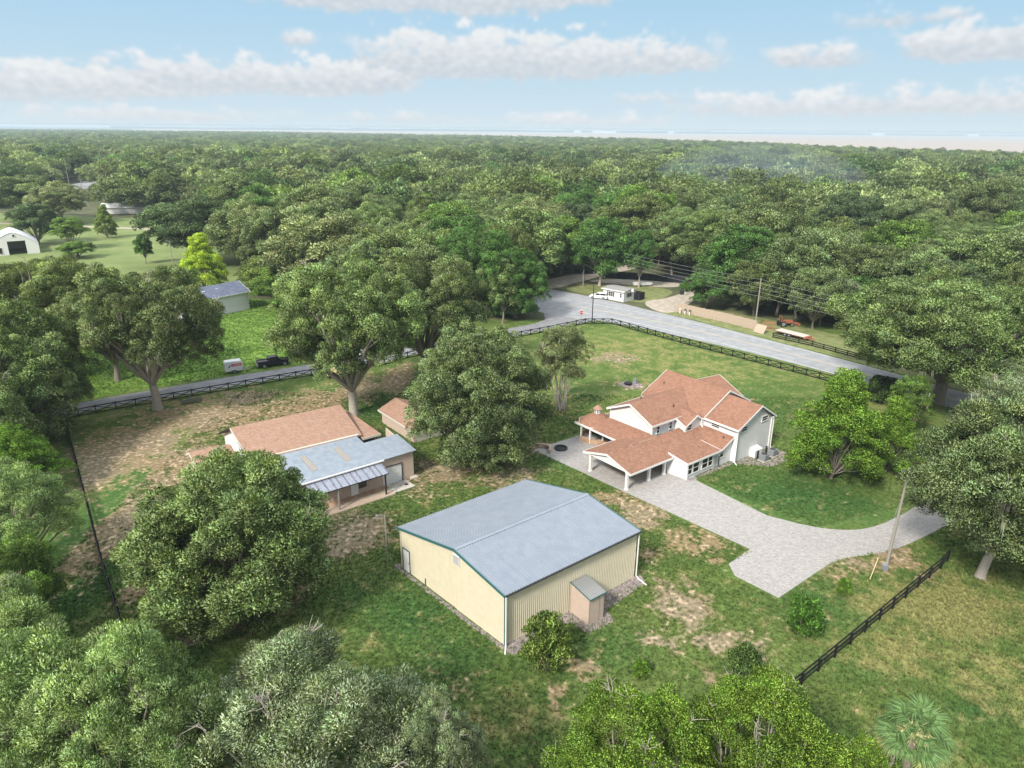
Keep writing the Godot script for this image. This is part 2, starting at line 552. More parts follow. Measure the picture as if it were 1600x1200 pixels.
# bare sand, dry grass and lush grass: where they grow on the property (x, z, half sizes, share)
const BARE := [[-43.4, -85.5, 5.9, 6.8, 0.6], [-42.0, -73.6, 3.7, 6.0, 0.55], [-52.4, -81.6, 3.2, 7.1, 0.6], [-31.4, -108.4, 6.3, 5.2, 0.55], [-12.2, -81.5, 3.3, 2.8, 0.5], [-44.4, -109.5, 6.3, 4.7, 0.5], [21.6, -51.1, 2.3, 1.7, 0.4], [14.2, -63.9, 2.7, 1.9, 0.4], [-53.1, -89.3, 7.0, 9.4, 0.72], [-46.3, -101.1, 11.7, 7.2, 0.62], [-35.4, -104.1, 9.1, 6.8, 0.5], [-43.5, -67.9, 3.1, 12.0, 0.6], [-35.9, -57.6, 1.8, 3.0, 0.55], [-43.4, -81.8, 4.9, 7.2, 0.5], [-23.0, -56.8, 3.6, 3.4, 0.62], [-25.6, -52.6, 2.3, 2.2, 0.5], [-16.8, -68.4, 3.9, 4.2, 0.66], [-18.7, -64.5, 2.7, 3.0, 0.5], [-26.4, -114.7, 4.9, 7.1, 0.6], [-20.3, -119.2, 2.5, 7.6, 0.9], [-8.3, -83.4, 5.0, 3.3, 0.62], [-0.7, -81.7, 4.9, 3.9, 0.5], [-10.8, -77.3, 3.1, 2.3, 0.4], [15.1, -73.1, 3.8, 4.2, 0.58], [12.5, -76.1, 3.1, 2.2, 0.6], [20.2, -66.4, 4.2, 3.8, 0.46], [15.9, -55.9, 3.0, 3.8, 0.56], [17.6, -51.1, 2.8, 2.1, 0.5], [13.7, -51.0, 2.3, 1.7, 0.4], [35.1, -62.5, 4.6, 2.3, 0.45], [40.9, -64.3, 2.4, 2.2, 0.58], [41.5, -60.9, 1.6, 1.6, 0.5], [5.8, -47.4, 1.6, 1.3, 0.58], [3.7, -44.2, 0.8, 1.7, 0.6], [19.6, -44.7, 0.7, 1.7, 0.65], [5.1, -57.2, 0.9, 0.8, 0.6], [20.0, -132.4, 5.0, 4.1, 0.5], [20.7, -116.6, 3.4, 2.6, 0.5], [4.6, -90.6, 2.7, 3.8, 0.4], [-27.6, -50.4, 1.4, 1.1, 0.4], [-4.8, -44.8, 3.0, 2.7, 0.28], [-3.3, -54.2, 1.1, 0.5, 0.4], [29.1, -60.7, 1.9, 1.5, 0.35], [16.4, -46.4, 1.6, 1.0, 0.4], [50.4, -103.5, 3.6, 3.8, 0.4]]
const DRY := [[40.5, -55.8, 7.9, 4.8, 0.8], [33.2, -49.7, 4.4, 2.8, 0.65], [40.1, -46.7, 4.2, 5.1, 0.45], [28.7, -40.7, 2.9, 2.4, 0.25], [23.5, -139.0, 15.8, 10.0, 0.42], [36.1, -127.0, 17.1, 9.6, 0.3], [53.9, -102.3, 7.1, 5.8, 0.6], [57.5, -94.0, 4.7, 5.7, 0.5], [8.6, -110.9, 4.3, 12.2, 0.35], [-50.6, -91.5, 10.8, 13.2, 0.45], [-50.4, -103.7, 15.0, 8.1, 0.4], [1.2, -41.6, 4.8, 2.4, 0.35], [-13.0, -49.8, 2.2, 1.6, 0.3], [35.3, -63.1, 6.7, 2.9, 0.4], [21.1, -73.2, 4.5, 4.5, 0.3]]
const LUSH := [[34.6, -77.4, 8.7, 6.5, 0.8], [40.7, -75.1, 4.6, 4.7, 0.7], [30.2, -78.1, 4.8, 3.3, 0.7], [-9.2, -54.2, 5.3, 4.6, 0.75], [-14.5, -56.9, 3.7, 3.0, 0.5], [-5.2, -49.1, 3.3, 3.1, 0.6], [-28.7, -48.0, 3.2, 2.7, 0.85], [-41.1, -56.5, 3.0, 8.9, 0.8], [-47.9, -72.0, 2.2, 18.0, 0.7], [-21.3, -104.4, 3.5, 3.5, 0.9], [-45.8, -99.9, 1.4, 1.0, 0.6], [-15.8, -78.8, 2.8, 2.3, 0.7], [6.1, -86.6, 3.5, 3.9, 0.5], [39.1, -106.0, 6.2, 11.2, 0.5], [10.7, -111.0, 3.2, 12.2, 0.45], [9.8, -60.4, 2.6, 3.3, 0.5], [9.1, -50.1, 3.3, 3.2, 0.45], [29.4, -56.6, 3.7, 3.9, 0.5], [35.9, -43.3, 2.5, 1.6, 0.7], [29.3, -47.3, 3.2, 1.5, 0.35], [-26.1, -78.6, 2.4, 2.0, 0.5], [-3.9, -102.2, 4.0, 5.2, 0.5]]

func zone(x: float, z: float, list: Array) -> float:
	var w := 0.0
	for b in list:
		var qx: float = (x - b[0]) / b[2]
		var qz: float = (z - b[1]) / b[3]
		var q := qx * qx + qz * qz
		if q < 4.0: w = maxf(w, b[4] * exp(-q * .9))
	return w

func ground_material() -> StandardMaterial3D:
	var n := 160
	var zones := Image.create(n, n, false, Image.FORMAT_RGB8)
	for j in n:
		for i in n:
			var x := GX + (i + .5) * GS / n
			var z := GZ + (j + .5) * GS / n
			zones.set_pixel(i, j, Color(zone(x, z, BARE), zone(x, z, DRY), zone(x, z, LUSH)))
	var N := 1408
	zones.resize(N, N, Image.INTERPOLATE_CUBIC)
	var zb := zones.get_data()
	var broad := noise_bytes(101, .006, 3, N, N)
	var mid := noise_bytes(102, .030, 5, N, N)
	var fine := noise_bytes(103, .17, 4, N, N)
	var pick := noise_bytes(104, .075, 4, N, N)
	var out := PackedByteArray()
	out.resize(N * N * 3)
	var g0 := Color(.066, .112, .030).linear_to_srgb()
	var g1 := Color(.135, .175, .052).linear_to_srgb()
	var lush := Color(.048, .105, .030).linear_to_srgb()
	var dry := Color(.205, .200, .078).linear_to_srgb()
	var tan_ := Color(.225, .165, .100).linear_to_srgb()
	var sand := Color(.40, .31, .215).linear_to_srgb()
	var ash := Color(.225, .18, .130).linear_to_srgb()
	for p in N * N:
		var f := fine[p] / 255.0
		var m := mid[p] / 255.0
		var k := pick[p] / 255.0
		var b := broad[p] / 255.0
		var c := g0.lerp(g1, clampf(b * .8 + (m - .5) * .9 + .1, 0, 1))
		var l := zb[p * 3 + 2] / 255.0
		if l > 0.02: c = c.lerp(lush, clampf(l * 1.3 + (m - .5) * .7, 0, 1))
		var w := zb[p * 3 + 1] / 255.0
		w = clampf((w * 1.25 + (m - .5) * 1.1 + (k - .5) * .7 - .12) * 1.6, 0, .9)
		c = c.lerp(dry, w)
		var d := zb[p * 3] / 255.0
		var v := d * 1.5 + (m - .5) * .75 + (f - .5) * .75 + (k - .5) * .45
		if v > .31:
			c = c.lerp(tan_.lerp(ash, clampf((b - .35) * 2.2, 0, 1)), clampf((v - .32) * 3.2, 0, .88))
			var s := d * .60 + (k - .5) * 1.1 + (f - .5) * .8
			if s > .46: c = c.lerp(sand, clampf((s - .46) * 4.0, 0, .85))
		else:
			var s2 := (k - .5) * 1.2 + (f - .5) * 1.1 + d * .25
			if s2 > .47: c = c.lerp(tan_, clampf((s2 - .47) * 4.0, 0, .8))
		var t := .80 + f * .40
		out[p * 3] = mini(255, int(c.r * t * 255.0))
		out[p * 3 + 1] = mini(255, int(c.g * t * 255.0))
		out[p * 3 + 2] = mini(255, int(c.b * t * 255.0))
	ground_map = Image.create_from_data(N, N, false, Image.FORMAT_RGB8, out)
	var gm := mat("ground_map", Color(1, 1, 1), 1.0)
	gm.albedo_color = Color.WHITE
	gm.albedo_texture = ImageTexture.create_from_image(ground_map)
	gm.metallic_specular = 0.1
	return gm

func ground_colour(x: float, z: float) -> Color:
	var i := clampi(int((x - GX) / GS * ground_map.get_width()), 0, ground_map.get_width() - 1)
	var j := clampi(int((z - GZ) / GS * ground_map.get_height()), 0, ground_map.get_height() - 1)
	return ground_map.get_pixel(i, j).srgb_to_linear()

# ---------------------------------------------------------------- trees
var clumps := {}
var tree_mesh := {}      # key -> [trunk, crown, height, radius]

func ball_dir(r: RandomNumberGenerator) -> Vector3:
	var y := r.randf_range(-1, 1)
	var a := r.randf() * TAU
	var s := sqrt(1.0 - y * y)
	return Vector3(cos(a) * s, y, sin(a) * s)

# one bunch of leaf sprays
func clump(seed_: int, n: int, radius: float, ln: float, wd: float, up: float, pal: Array, bright: float) -> ArrayMesh:
	var r := RandomNumberGenerator.new()
	r.seed = seed_
	var V := PackedVector3Array()
	var N := PackedVector3Array()
	var C := PackedColorArray()
	var I := PackedInt32Array()
	for i in n:
		var d := ball_dir(r)
		if d.y < -.3: d.y = -d.y * .6
		d = (d + Vector3.UP * up * .4).normalized()
		var p := d * radius * (.30 + .70 * sqrt(r.randf()))
		p.y *= .8
		var ax := (d + ball_dir(r) * .75 + Vector3.UP * up).normalized()
		var side := ax.cross(ball_dir(r)).normalized()
		var l := ln * r.randf_range(.6, 1.35)
		var w := wd * r.randf_range(.7, 1.3) * .5
		var nn := side.cross(ax)
		if nn.dot(d) < 0: nn = -nn
		var col: Color = pal[r.randi() % pal.size()]
		col = col * (bright * r.randf_range(.86, 1.14))
		var k := V.size()
		V.append(p); V.append(p + ax * l * .45 + side * w); V.append(p + ax * l); V.append(p + ax * l * .45 - side * w)
		var soft := (nn * .38 + d * .85).normalized()
		for q in 4:
			N.append(soft)
			C.append(col)
		I.append_array([k, k + 1, k + 2, k, k + 2, k + 3])
	var a := []
	a.resize(Mesh.ARRAY_MAX)
	a[Mesh.ARRAY_VERTEX] = V
	a[Mesh.ARRAY_NORMAL] = N
	a[Mesh.ARRAY_COLOR] = C
	a[Mesh.ARRAY_INDEX] = I
	var m := ArrayMesh.new()
	m.add_surface_from_arrays(Mesh.PRIMITIVE_TRIANGLES, a)
	return m

const OAK := [Color(.22, .285, .13), Color(.25, .31, .145), Color(.195, .26, .115), Color(.31, .345, .18), Color(.225, .30, .12)]
const SILVER := [Color(.28, .33, .20), Color(.31, .36, .225), Color(.25, .30, .18), Color(.37, .405, .26), Color(.26, .325, .165)]
const FRESH := [Color(.23, .34, .095), Color(.28, .38, .11), Color(.205, .31, .085), Color(.35, .42, .13), Color(.24, .36, .10)]

func clump_set(key: String, n: int, radius: float, ln: float, wd: float, up: float, pal: Array) -> void:
	clumps[key] = clump(hash(key) % 9973, n, radius, ln, wd, up, pal, 1.0)

func make_tree(key: String, p: Dictionary) -> void:
	var r := RandomNumberGenerator.new()
	r.seed = p.seed
	var H: float = p.h
	var R: float = p.r
	var cb: float = p.base
	var tr: float = p.trunk
	var lean: Vector3 = p.get("lean", Vector3.ZERO)
	var cy := (cb + H) * .5
	var ry := (H - cb) * .5
	var crown := []
	var wood := mb()
	var csz: float = p.size
	var fork := Vector3(r.randf_range(-.4, .4), maxf(cb * p.get("fork", .55), .6), r.randf_range(-.4, .4)) + lean * .15
	var sides: int = p.get("sides", 7)
	var stems: int = p.get("stems", 1)
	if stems == 1:
		tube(wood, [Vector3(0, -.4, 0), Vector3(0, .5, 0), fork * .6 + Vector3(.1, 0, 0), fork], [tr * 1.7, tr * 1.15, tr, tr * .95], sides + 2)
	var L: int = p.lobes
	var prof: String = p.get("shape", "round")
	var lobes := []
	for i in L:
		var y: float = 1.0 - p.get("low", 1.5) * (i + .5) / L
		var s := sqrt(maxf(0.0, 1.0 - y * y))
		var a: float = i * 2.39996 + r.randf_range(-.4, .4) + p.seed
		var lr: float = R * p.lobe * (r.randf_range(.62, 1.0) if i % 3 else r.randf_range(1.0, 1.35))
		var t := clampf((y + 1.0) * .5, 0, 1)
		var wf := 1.0
		if prof == "cone": wf = 1.22 - .95 * t
		elif prof == "umbrella": wf = .72 + .38 * t
		elif prof == "column": wf = .9
		var c := Vector3(cos(a) * s * maxf(R * wf - lr * .75, 0), cy + y * (ry - lr * .7), sin(a) * s * maxf(R * wf - lr * .75, 0))
		c *= Vector3(r.randf_range(.78, 1.12), r.randf_range(.94, 1.06), r.randf_range(.78, 1.12))
		lobes.append([c + lean * clampf((c.y - fork.y) / H * 1.6, .2, 1), lr])
	if p.get("heart", true): lobes.append([Vector3(0, cy, 0) + lean * .6, R * p.lobe * 1.05])
	for lo in lobes:
		var c: Vector3 = lo[0]
		var lr: float = lo[1]
		var K: int = p.per
		var tone := r.randf_range(.84, 1.18)
		var spin := r.randf() * TAU
		for j in K:
			var y := 1.0 - 1.55 * (j + .5) / K
			var s := sqrt(maxf(0.0, 1.0 - y * y))
			var d := Vector3(cos(j * 2.39996 + spin) * s, y, sin(j * 2.39996 + spin) * s)
			d = (d + ball_dir(r) * .28).normalized()
			if r.randf() < p.get("drop", .1): continue
			var pos := c + d * lr * r.randf_range(.60, 1.2) * Vector3(1, .82, 1)
			var z := csz * r.randf_range(.55, 1.2)
			var bs := Basis(Vector3.UP, r.randf() * TAU) * Basis(Vector3.RIGHT, r.randf_range(-.5, .5))
			if d.y < .5: bs = Basis(Vector3.UP.cross(d).normalized(), .45) * bs
			crown.append([Transform3D(bs.scaled(Vector3.ONE * z), pos), [.70, .86, .96, 1.04, 1.18, 1.36][r.randi() % 6] * tone * Color(r.randf_range(.93, 1.07), 1, r.randf_range(.92, 1.08))])
		if p.get("limbs", true):
			var start := fork
			var r0 := tr * .55
			if stems > 1:
				start = Vector3(r.randf_range(-.35, .35), -.3, r.randf_range(-.35, .35)) * Vector3(2.4, 1, 2.4)
				r0 = tr
			var m1 := start.lerp(c, .35) + Vector3(r.randf_range(-.5, .5), r.randf_range(.2, .9), r.randf_range(-.5, .5)) * R * .08
			var m2 := start.lerp(c, .72) + ball_dir(r) * R * .07
			tube(wood, [start, m1, m2, c], [r0, r0 * .78, r0 * .5, r0 * .25], sides)
			for k in int(p.get("twigs", 2)):
				var e := c + ball_dir(r).abs() * Vector3(r.randf_range(-1, 1), .6, r.randf_range(-1, 1)) * lr * 1.3
				tube(wood, [m2, m2.lerp(e, .5) + ball_dir(r) * lr * .18, e], [r0 * .36, r0 * .22, r0 * .08], 5)
	# bare boughs that poke out of the leaves
	for k in int(p.get("bare", 0)):
		var lo: Array = lobes[r.randi() % L]
		var c2: Vector3 = lo[0]
		var out := (c2 - Vector3(0, cy - ry * .6, 0) - lean * .5).normalized()
		var tip: Vector3 = c2 + out * lo[1] * 1.15 + ball_dir(r) * .3
		tube(wood, [c2, c2.lerp(tip, .6) + ball_dir(r) * .2, tip], [tr * .17, tr * .12, tr * .05], 5)
		for q in 4:
			var s2 := c2.lerp(tip, r.randf_range(.5, .95))
			var e2 := s2 + (out + ball_dir(r) * .9).normalized() * r.randf_range(.5, 1.3)
			tube(wood, [s2, s2.lerp(e2, .5) + ball_dir(r) * .1, e2], [tr * .09, tr * .06, tr * .03], 4)
	# grey moss that hangs from the limbs
	var moss_mesh: Mesh = null
	if p.has("moss"):
		var moss := mb()
		for k in int(p.moss):
			var lo2: Array = lobes[r.randi() % lobes.size()]
			var b: Vector3 = lo2[0] + Vector3(r.randf_range(-1, 1), -.55, r.randf_range(-1, 1)) * lo2[1] * .8
			var ml := r.randf_range(.8, 2.4)
			for q in 6:
				var w := Vector3(r.randf_range(-.25, .25), 0, r.randf_range(-.25, .25))
				moss.set_color(Color(.46, .45, .36) * r.randf_range(.7, 1.1))
				var a0 := b + w
				var sd := Vector3(r.randf_range(-1, 1), 0, r.randf_range(-1, 1)).normalized() * .1
				var a1 := a0 + Vector3(r.randf_range(-.12, .12), -ml * r.randf_range(.6, 1), r.randf_range(-.12, .12))
				tri(moss, a0 - sd, a0 + sd, a1)
		moss_mesh = moss.commit()
	if p.get("merged", false):
		var st := mb()
		for c in crown: st.append_from(clumps[p.clump], 0, c[0])
		tree_mesh[key] = [null, st.commit(), H, R, null]
		return
	var mm := MultiMesh.new()
	mm.transform_format = MultiMesh.TRANSFORM_3D
	mm.use_colors = true
	mm.mesh = clumps[p.clump]
	mm.instance_count = crown.size()
	for i in crown.size():
		mm.set_instance_transform(i, crown[i][0])
		mm.set_instance_color(i, crown[i][1])
	tree_mesh[key] = [wood.commit(), mm, H, R, moss_mesh]

func tree_library() -> void:
	clump_set("oak", 300, 1.0, .25, .115, .3, OAK)
	clump_set("oakfine", 380, 1.0, .22, .075, .55, SILVER)
	clump_set("freshfine", 380, 1.0, .19, .095, .4, FRESH)
	clump_set("fresh", 260, 1.0, .26, .13, .3, FRESH)
	clump_set("wood", 170, 1.0, .32, .17, .25, OAK)
	clump_set("far", 56, 1.0, .52, .30, .2, OAK)
	clump_set("shrub", 110, 1.0, .46, .18, .5, FRESH)
	make_tree("oak_a", {seed = 1, h = 22.0, r = 11.5, base = 4.5, trunk = .62, lobes = 19, lobe = .29, per = 46, clump = "oak", size = 1.15, shape = "umbrella", fork = .9, twigs = 3, bare = 5, moss = 14, heart = false, low = 1.55})
	make_tree("oak_b", {seed = 2, h = 22.0, r = 11.5, base = 4.0, trunk = .66, lobes = 20, lobe = .29, per = 44, clump = "oak", size = 1.15, shape = "umbrella", fork = .9, twigs = 3, bare = 4, moss = 10, low = 1.55})
	make_tree("oak_wide", {seed = 3, h = 21.0, r = 17.0, base = 2.5, trunk = .85, lobes = 38, lobe = .22, per = 42, clump = "oak", size = 1.25, shape = "umbrella", fork = 1.6, twigs = 2, bare = 3, moss = 10, low = 1.6})
	make_tree("oak_dense", {seed = 4, h = 19.0, r = 9.4, base = -.9, trunk = .5, lobes = 34, lobe = .29, per = 40, clump = "oak", size = 1.0, fork = 6.0, twigs = 1, low = 1.9})
	make_tree("oak_low", {seed = 5, h = 16.0, r = 9.2, base = .6, trunk = .5, lobes = 26, lobe = .28, per = 44, clump = "oak", size = 1.0, fork = 4.0, twigs = 2, bare = 3, low = 1.75})
	make_tree("oak_high", {seed = 15, h = 18.0, r = 8.2, base = 3.2, trunk = .42, lobes = 26, lobe = .27, per = 42, clump = "oak", size = .95, fork = 1.0, twigs = 2, bare = 4, moss = 8, low = 1.7})
	make_tree("oak_peak", {seed = 16, h = 15.0, r = 8.2, base = -.4, trunk = .45, lobes = 34, lobe = .25, per = 40, clump = "oak", size = .98, fork = 5.0, twigs = 2, bare = 4, low = 1.85, lean = Vector3(1.2, 0, 0)})
	make_tree("slim", {seed = 6, h = 13.5, r = 3.9, base = 2.6, trunk = .10, lobes = 13, lobe = .40, per = 26, clump = "oak", size = .72, shape = "column", stems = 4, moss = 14, twigs = 1, drop = .12})
	make_tree("leafy", {seed = 7, h = 14.0, r = 6.0, base = .1, trunk = .15, lobes = 32, lobe = .235, per = 26, clump = "fresh", size = .80, drop = .2, shape = "cone", twigs = 1, fork = 6.0, low = 1.88})
	make_tree("feather_a", {seed = 8, h = 17.0, r = 6.6, base = 2.0, trunk = .34, lobes = 28, lobe = .235, per = 32, clump = "oakfine", size = .8, twigs = 3, bare = 12, drop = .2})
	make_tree("feather_b", {seed = 9, h = 16.0, r = 6.8, base = 2.0, trunk = .34, lobes = 20, lobe = .28, per = 36, clump = "oakfine", size = .9, twigs = 3, bare = 34, drop = .28})
	make_tree("citrus", {seed = 10, h = 16.5, r = 6.2, base = 2.0, trunk = .3, lobes = 28, lobe = .235, per = 30, clump = "freshfine", size = .76, twigs = 3, bare = 24, drop = .24})
	make_tree("shrub", {seed = 11, h = 3.6, r = 1.7, base = -.2, trunk = .05, lobes = 14, lobe = .40, per = 16, clump = "shrub", size = .40, stems = 3, twigs = 1, low = 1.9})
	for i in 6:
		make_tree("wood_%d" % i, {seed = 20 + i, h = [15.0, 17.0, 14.0, 16.0, 18.0, 16.0][i], r = [7.0, 7.6, 6.4, 8.2, 6.0, 7.4][i], base = [1.5, 2.5, .8, 2.5, 2.0, 1.2][i], trunk = .32, lobes = [17, 18, 15, 20, 17, 22][i], lobe = [.31, .30, .33, .28, .33, .27][i], per = 28, clump = "wood", size = 1.1, shape = ["round", "umbrella", "round", "umbrella", "column", "round"][i], twigs = 1, sides = 5, fork = 1.6, low = 1.6})
	for i in 5:
		make_tree("far_%d" % i, {seed = 40 + i, h = [15.0, 16.0, 14.0, 17.0, 15.5][i], r = [7.4, 8.4, 6.6, 7.2, 8.0][i], base = 2.0, trunk = .4, lobes = [9, 11, 8, 10, 13][i], lobe = [.38, .34, .40, .36, .30][i], per = 18, clump = "far", size = 1.35, limbs = false, twigs = 0, merged = true})

func plant(called: String, label: String, category: String, key: String, tint: String, x: float, z: float, h: float, w: float, turn: float, group := "", bark := "bark") -> Node3D:
	var m: Array = tree_mesh[key]
	var t := thing(called, label, category, Vector3(x, 0, z), turn, group)
	var s := Vector3(w / (2.0 * m[3]), h / m[2], w / (2.0 * m[3]))
	var trunk := put("trunk", m[0], M[bark], t)
	trunk.scale = s
	var crown := MultiMeshInstance3D.new()
	crown.multimesh = m[1]
	crown.material_override = M["leaf_" + tint]
	crown.name = "crown"
	crown.set_meta("kind", "stuff")
	crown.scale = s
	t.add_child(crown, true)
	if m[4]: put("hanging_moss", m[4], M.leaf_oak, t).scale = s
	return t

func hero_trees() -> void:
	var oak := "oak_tree"
	plant(oak, "broad oak with forked pale trunk beside the black fence, left of the white cargo trailer", "tree", "oak_a", "oak", -55.8, -103.8, 21.8, 22.5, .4, "", "pale_bark")
	plant(oak, "big spreading oak behind the tan roof, its bare limbs fanning over the lane", "tree", "oak_b", "pale", -24.6, -102.4, 23.2, 22.6, 2.0, "", "pale_bark")
	plant(oak, "tall oak with dark straight trunk by the bend of the lane fence", "tree", "oak_b", "oak", -15.5, -120.5, 21.0, 22.5, 4.4)
	plant(oak, "dense round oak between the small brown-roofed shed and the white house", "tree", "oak_dense", "grey", -4.2, -86.0, 17.6, 17.6, .7)
	plant("slim_tree", "slim many-stemmed tree hung with grey moss on the lawn beside the dense oak", "tree", "slim", "moss", 7.9, -105.2, 13.6, 8.2, 1.0, "", "pale_bark")
	plant(oak, "broad low oak in front of the metal-roofed workshop", "tree", "oak_peak", "pale", -25.6, -55.0, 14.0, 17.0, 0.0)
	plant(oak, "very wide oak beside the main road at the right edge", "tree", "oak_wide", "pale", 70.5, -110.0, 19.6, 38.0, .3)
	plant("leafy_tree", "bright green full tree on the lawn right of the white house", "tree", "leafy", "lawn", 41.2, -82.0, 13.8, 12.8, .2)
	plant("leafy_tree", "small bright green tree just right of the full lawn tree", "tree", "leafy", "lawn", 49.3, -84.2, 10.0, 7.6, 2.2)
	plant("leafy_tree", "thin pale green sapling near the fence below the very wide oak", "tree", "slim", "bright", 57.6, -95.5, 9.2, 5.6, 2.9, "", "pale_bark")
	plant(oak, "oak with pale leaning trunk at the end of the black board fence", "tree", "oak_high", "grey", 47.3, -60.8, 18.0, 16.0, 3.6, "", "pale_bark")
	plant(oak, "pale grey-green loose oak behind the driveway pole at the right edge", "tree", "feather_b", "grey", 66.0, -82.0, 13.5, 17.0, 1.6, "", "pale_bark")
	plant(oak, "dark leafy oak in the right margin beyond the board fence", "tree", "oak_low", "lush", 58.5, -66.5, 13.0, 13.0, 1.1)
	plant(oak, "second pale oak in the right margin, behind the leaning-trunk oak", "tree", "feather_a", "pale", 73.0, -90.0, 14.0, 15.0, .1)
	# left margin
	plant("leafy_tree", "bright green low tree against the left fence, halfway along", "tree", "leafy", "bright", -59.0, -76.0, 8.6, 11.0, 1.9)
	plant(oak, "pale oak in the left margin, in front of the bright low tree", "tree", "feather_a", "spring", -47.5, -58.0, 12.5, 12.0, .5)
	plant("leafy_tree", "green tree in the left margin beside the near end of the left fence", "tree", "oak_low", "bright", -42.0, -49.0, 10.0, 9.0, 4.0)
	plant(oak, "dark tall oak in the left margin just outside the fence corner", "tree", "oak_dense", "pale", -68.5, -90.5, 19.6, 19.0, 2.9)
	plant(oak, "grey-green oak in the left margin, nearer than the dark tall one", "tree", "oak_low", "pale", -66.5, -79.5, 15.5, 14.0, 5.1, "", "pale_bark")
	plant(oak, "light green broad oak in the left margin across the lane", "tree", "oak_a", "olive", -80.5, -117.5, 20.5, 23.0, 3.3)
	plant(oak, "dark oak between the light broad oak and the forked-trunk oak", "tree", "oak_b", "olive", -69.0, -117.0, 18.5, 17.0, 1.2)
	plant(oak, "outermost oak of the left margin, behind the dark tall one", "tree", "oak_dense", "olive", -92.0, -106.0, 19.0, 18.0, 2.0)
	# foreground
	plant("foreground_tree", "feathery yellow-green tree filling the bottom left corner", "tree", "feather_a", "spring", -27.5, -30.5, 16.6, 14.0, .3)
	plant("foreground_tree", "feathery green tree right of the bottom left corner, beside the fence end", "tree", "feather_a", "spring", -20.5, -29.0, 16.8, 10.5, 2.2)
	plant("foreground_tree", "grey-green sparse tree with bare boughs at the bottom, left of centre", "tree", "feather_b", "grey", -12.0, -31.0, 14.4, 14.5, 1.0, "", "pale_bark")
	plant("foreground_tree", "small grey-green tree at the bottom centre, right of the sparse one", "tree", "feather_b", "grey", -4.4, -31.0, 11.6, 6.0, 3.0, "", "pale_bark")
	plant("foreground_tree", "pale bushy tree at the left edge, behind the bottom left corner tree", "tree", "feather_b", "spring", -36.0, -37.0, 15.4, 11.0, 4.0)
	plant("foreground_tree", "bright yellow-green tree at the bottom, right of centre", "tree", "citrus", "lime", 7.2, -29.0, 13.9, 9.4, .6, "", "pale_bark")
	plant("foreground_tree", "bright yellow-green tree at the bottom, left of the fan palm", "tree", "citrus", "lime", 13.6, -29.8, 14.6, 8.6, 2.6, "", "pale_bark")
	plant("foreground_tree", "low yellow-green tree at the bottom edge, in front of the fan palm", "tree", "citrus", "lime", 18.4, -28.4, 11.6, 5.6, 4.6)
	# shrubs
	plant("shrub", "reddish-green shrub by the gravel at the near corner of the steel building", "shrub", "shrub", "olive", 3.0, -47.6, 4.9, 3.5, .3)
	plant("shrub", "round green bush on the lawn between the paver drive and the board fence", "shrub", "shrub", "lush", 26.2, -52.2, 3.5, 2.9, 1.3)
	plant("shrub", "small dark glossy bush near the board fence, above the yellow-green trees", "shrub", "shrub", "dark", 19.0, -46.1, 3.4, 2.6, 2.3)
	plant("shrub", "tiny sapling alone on the grass, below the pink annex", "shrub", "shrub", "bright", 10.7, -46.5, 1.6, 1.3, .9)
	plant("shrub", "tiny sapling on the grass beside the board fence, above the round bush", "shrub", "shrub", "bright", 32.0, -57.5, 1.9, 1.2, .2)
	plant("shrub", "dark bush growing through the black fence below the very wide oak", "shrub", "shrub", "dark", 61.4, -110.2, 4.2, 5.4, .9)
	# across the lane and the road
	plant("leafy_tree", "yellow-green tree standing alone left of the blue-roofed house", "tree", "leafy", "yellow", -80.9, -183.7, 15.4, 13.4, .5)
	plant(oak, "dark grey-green oak behind the yellow-green tree", "tree", "wood_1", "dark", -103.4, -228.0, 20.4, 27.0, 1.5, "", "bark")
	plant(oak, "grey oak right of the yellow-green tree", "tree", "wood_3", "grey", -81.0, -221.0, 15.5, 21.5, .5)
	plant("leafy_tree", "bright bushy tree at the far right corner of the blue-roofed house", "tree", "wood_0", "bright", -57.0, -172.0, 9.5, 14.0, .4)
	plant("leafy_tree", "lush tree in the thicket right of the blue-roofed house, nearest the pasture", "tree", "wood_2", "lush", -46.0, -166.0, 9.0, 13.0, 1.9)
	plant("leafy_tree", "yellowish bushy tree in the thicket behind the blue-roofed house", "tree", "wood_5", "lime", -64.0, -186.0, 10.0, 15.0, 2.7)
	plant("leafy_tree", "bright tree in the thicket beyond the pasture, behind the lush one", "tree", "wood_1", "bright", -50.0, -182.0, 12.0, 15.0, 3.3)
	plant("leafy_tree", "green tree in the thicket at the right end of the pasture", "tree", "wood_0", "olive", -36.0, -160.0, 10.0, 12.0, 5.0)
	plant(oak, "pale tree in the thicket behind the spreading oak", "tree", "wood_3", "pale", -38.0, -178.0, 14.0, 17.0, .9)
	plant(oak, "tall oak on the left of the road junction", "tree", "oak_b", "lush", -8.0, -164.5, 20.2, 20.0, .9)
	plant("leafy_tree", "bushy lush tree at the corner of lane and main road", "tree", "oak_dense", "lush", .6, -163.5, 16.0, 14.5, 2.9)
	plant(oak, "mid green oak behind the bushy corner tree", "tree", "oak_a", "olive", -2.5, -179.5, 19.5, 17.5, 1.4)
	plant("leafy_tree", "low dark green tree right behind the left half of the wooden panel fence", "tree", "wood_2", "lush", 48.5, -175.0, 9.0, 11.0, .4)
	plant(oak, "dark oak right behind the leaning panel at the end of the wooden panel fence", "tree", "wood_5", "olive", 58.5, -168.0, 13.0, 13.0, 1.4)
	plant("leafy_tree", "dark green tree shading the yard behind the orange tractor", "tree", "wood_0", "oak", 68.0, -166.0, 12.5, 13.0, 2.4)
	plant("leafy_tree", "mid green tree just behind the white guardhouse, left side", "tree", "wood_0", "lush", 24.8, -201.0, 18.0, 17.0, .2, "", "pale_bark")
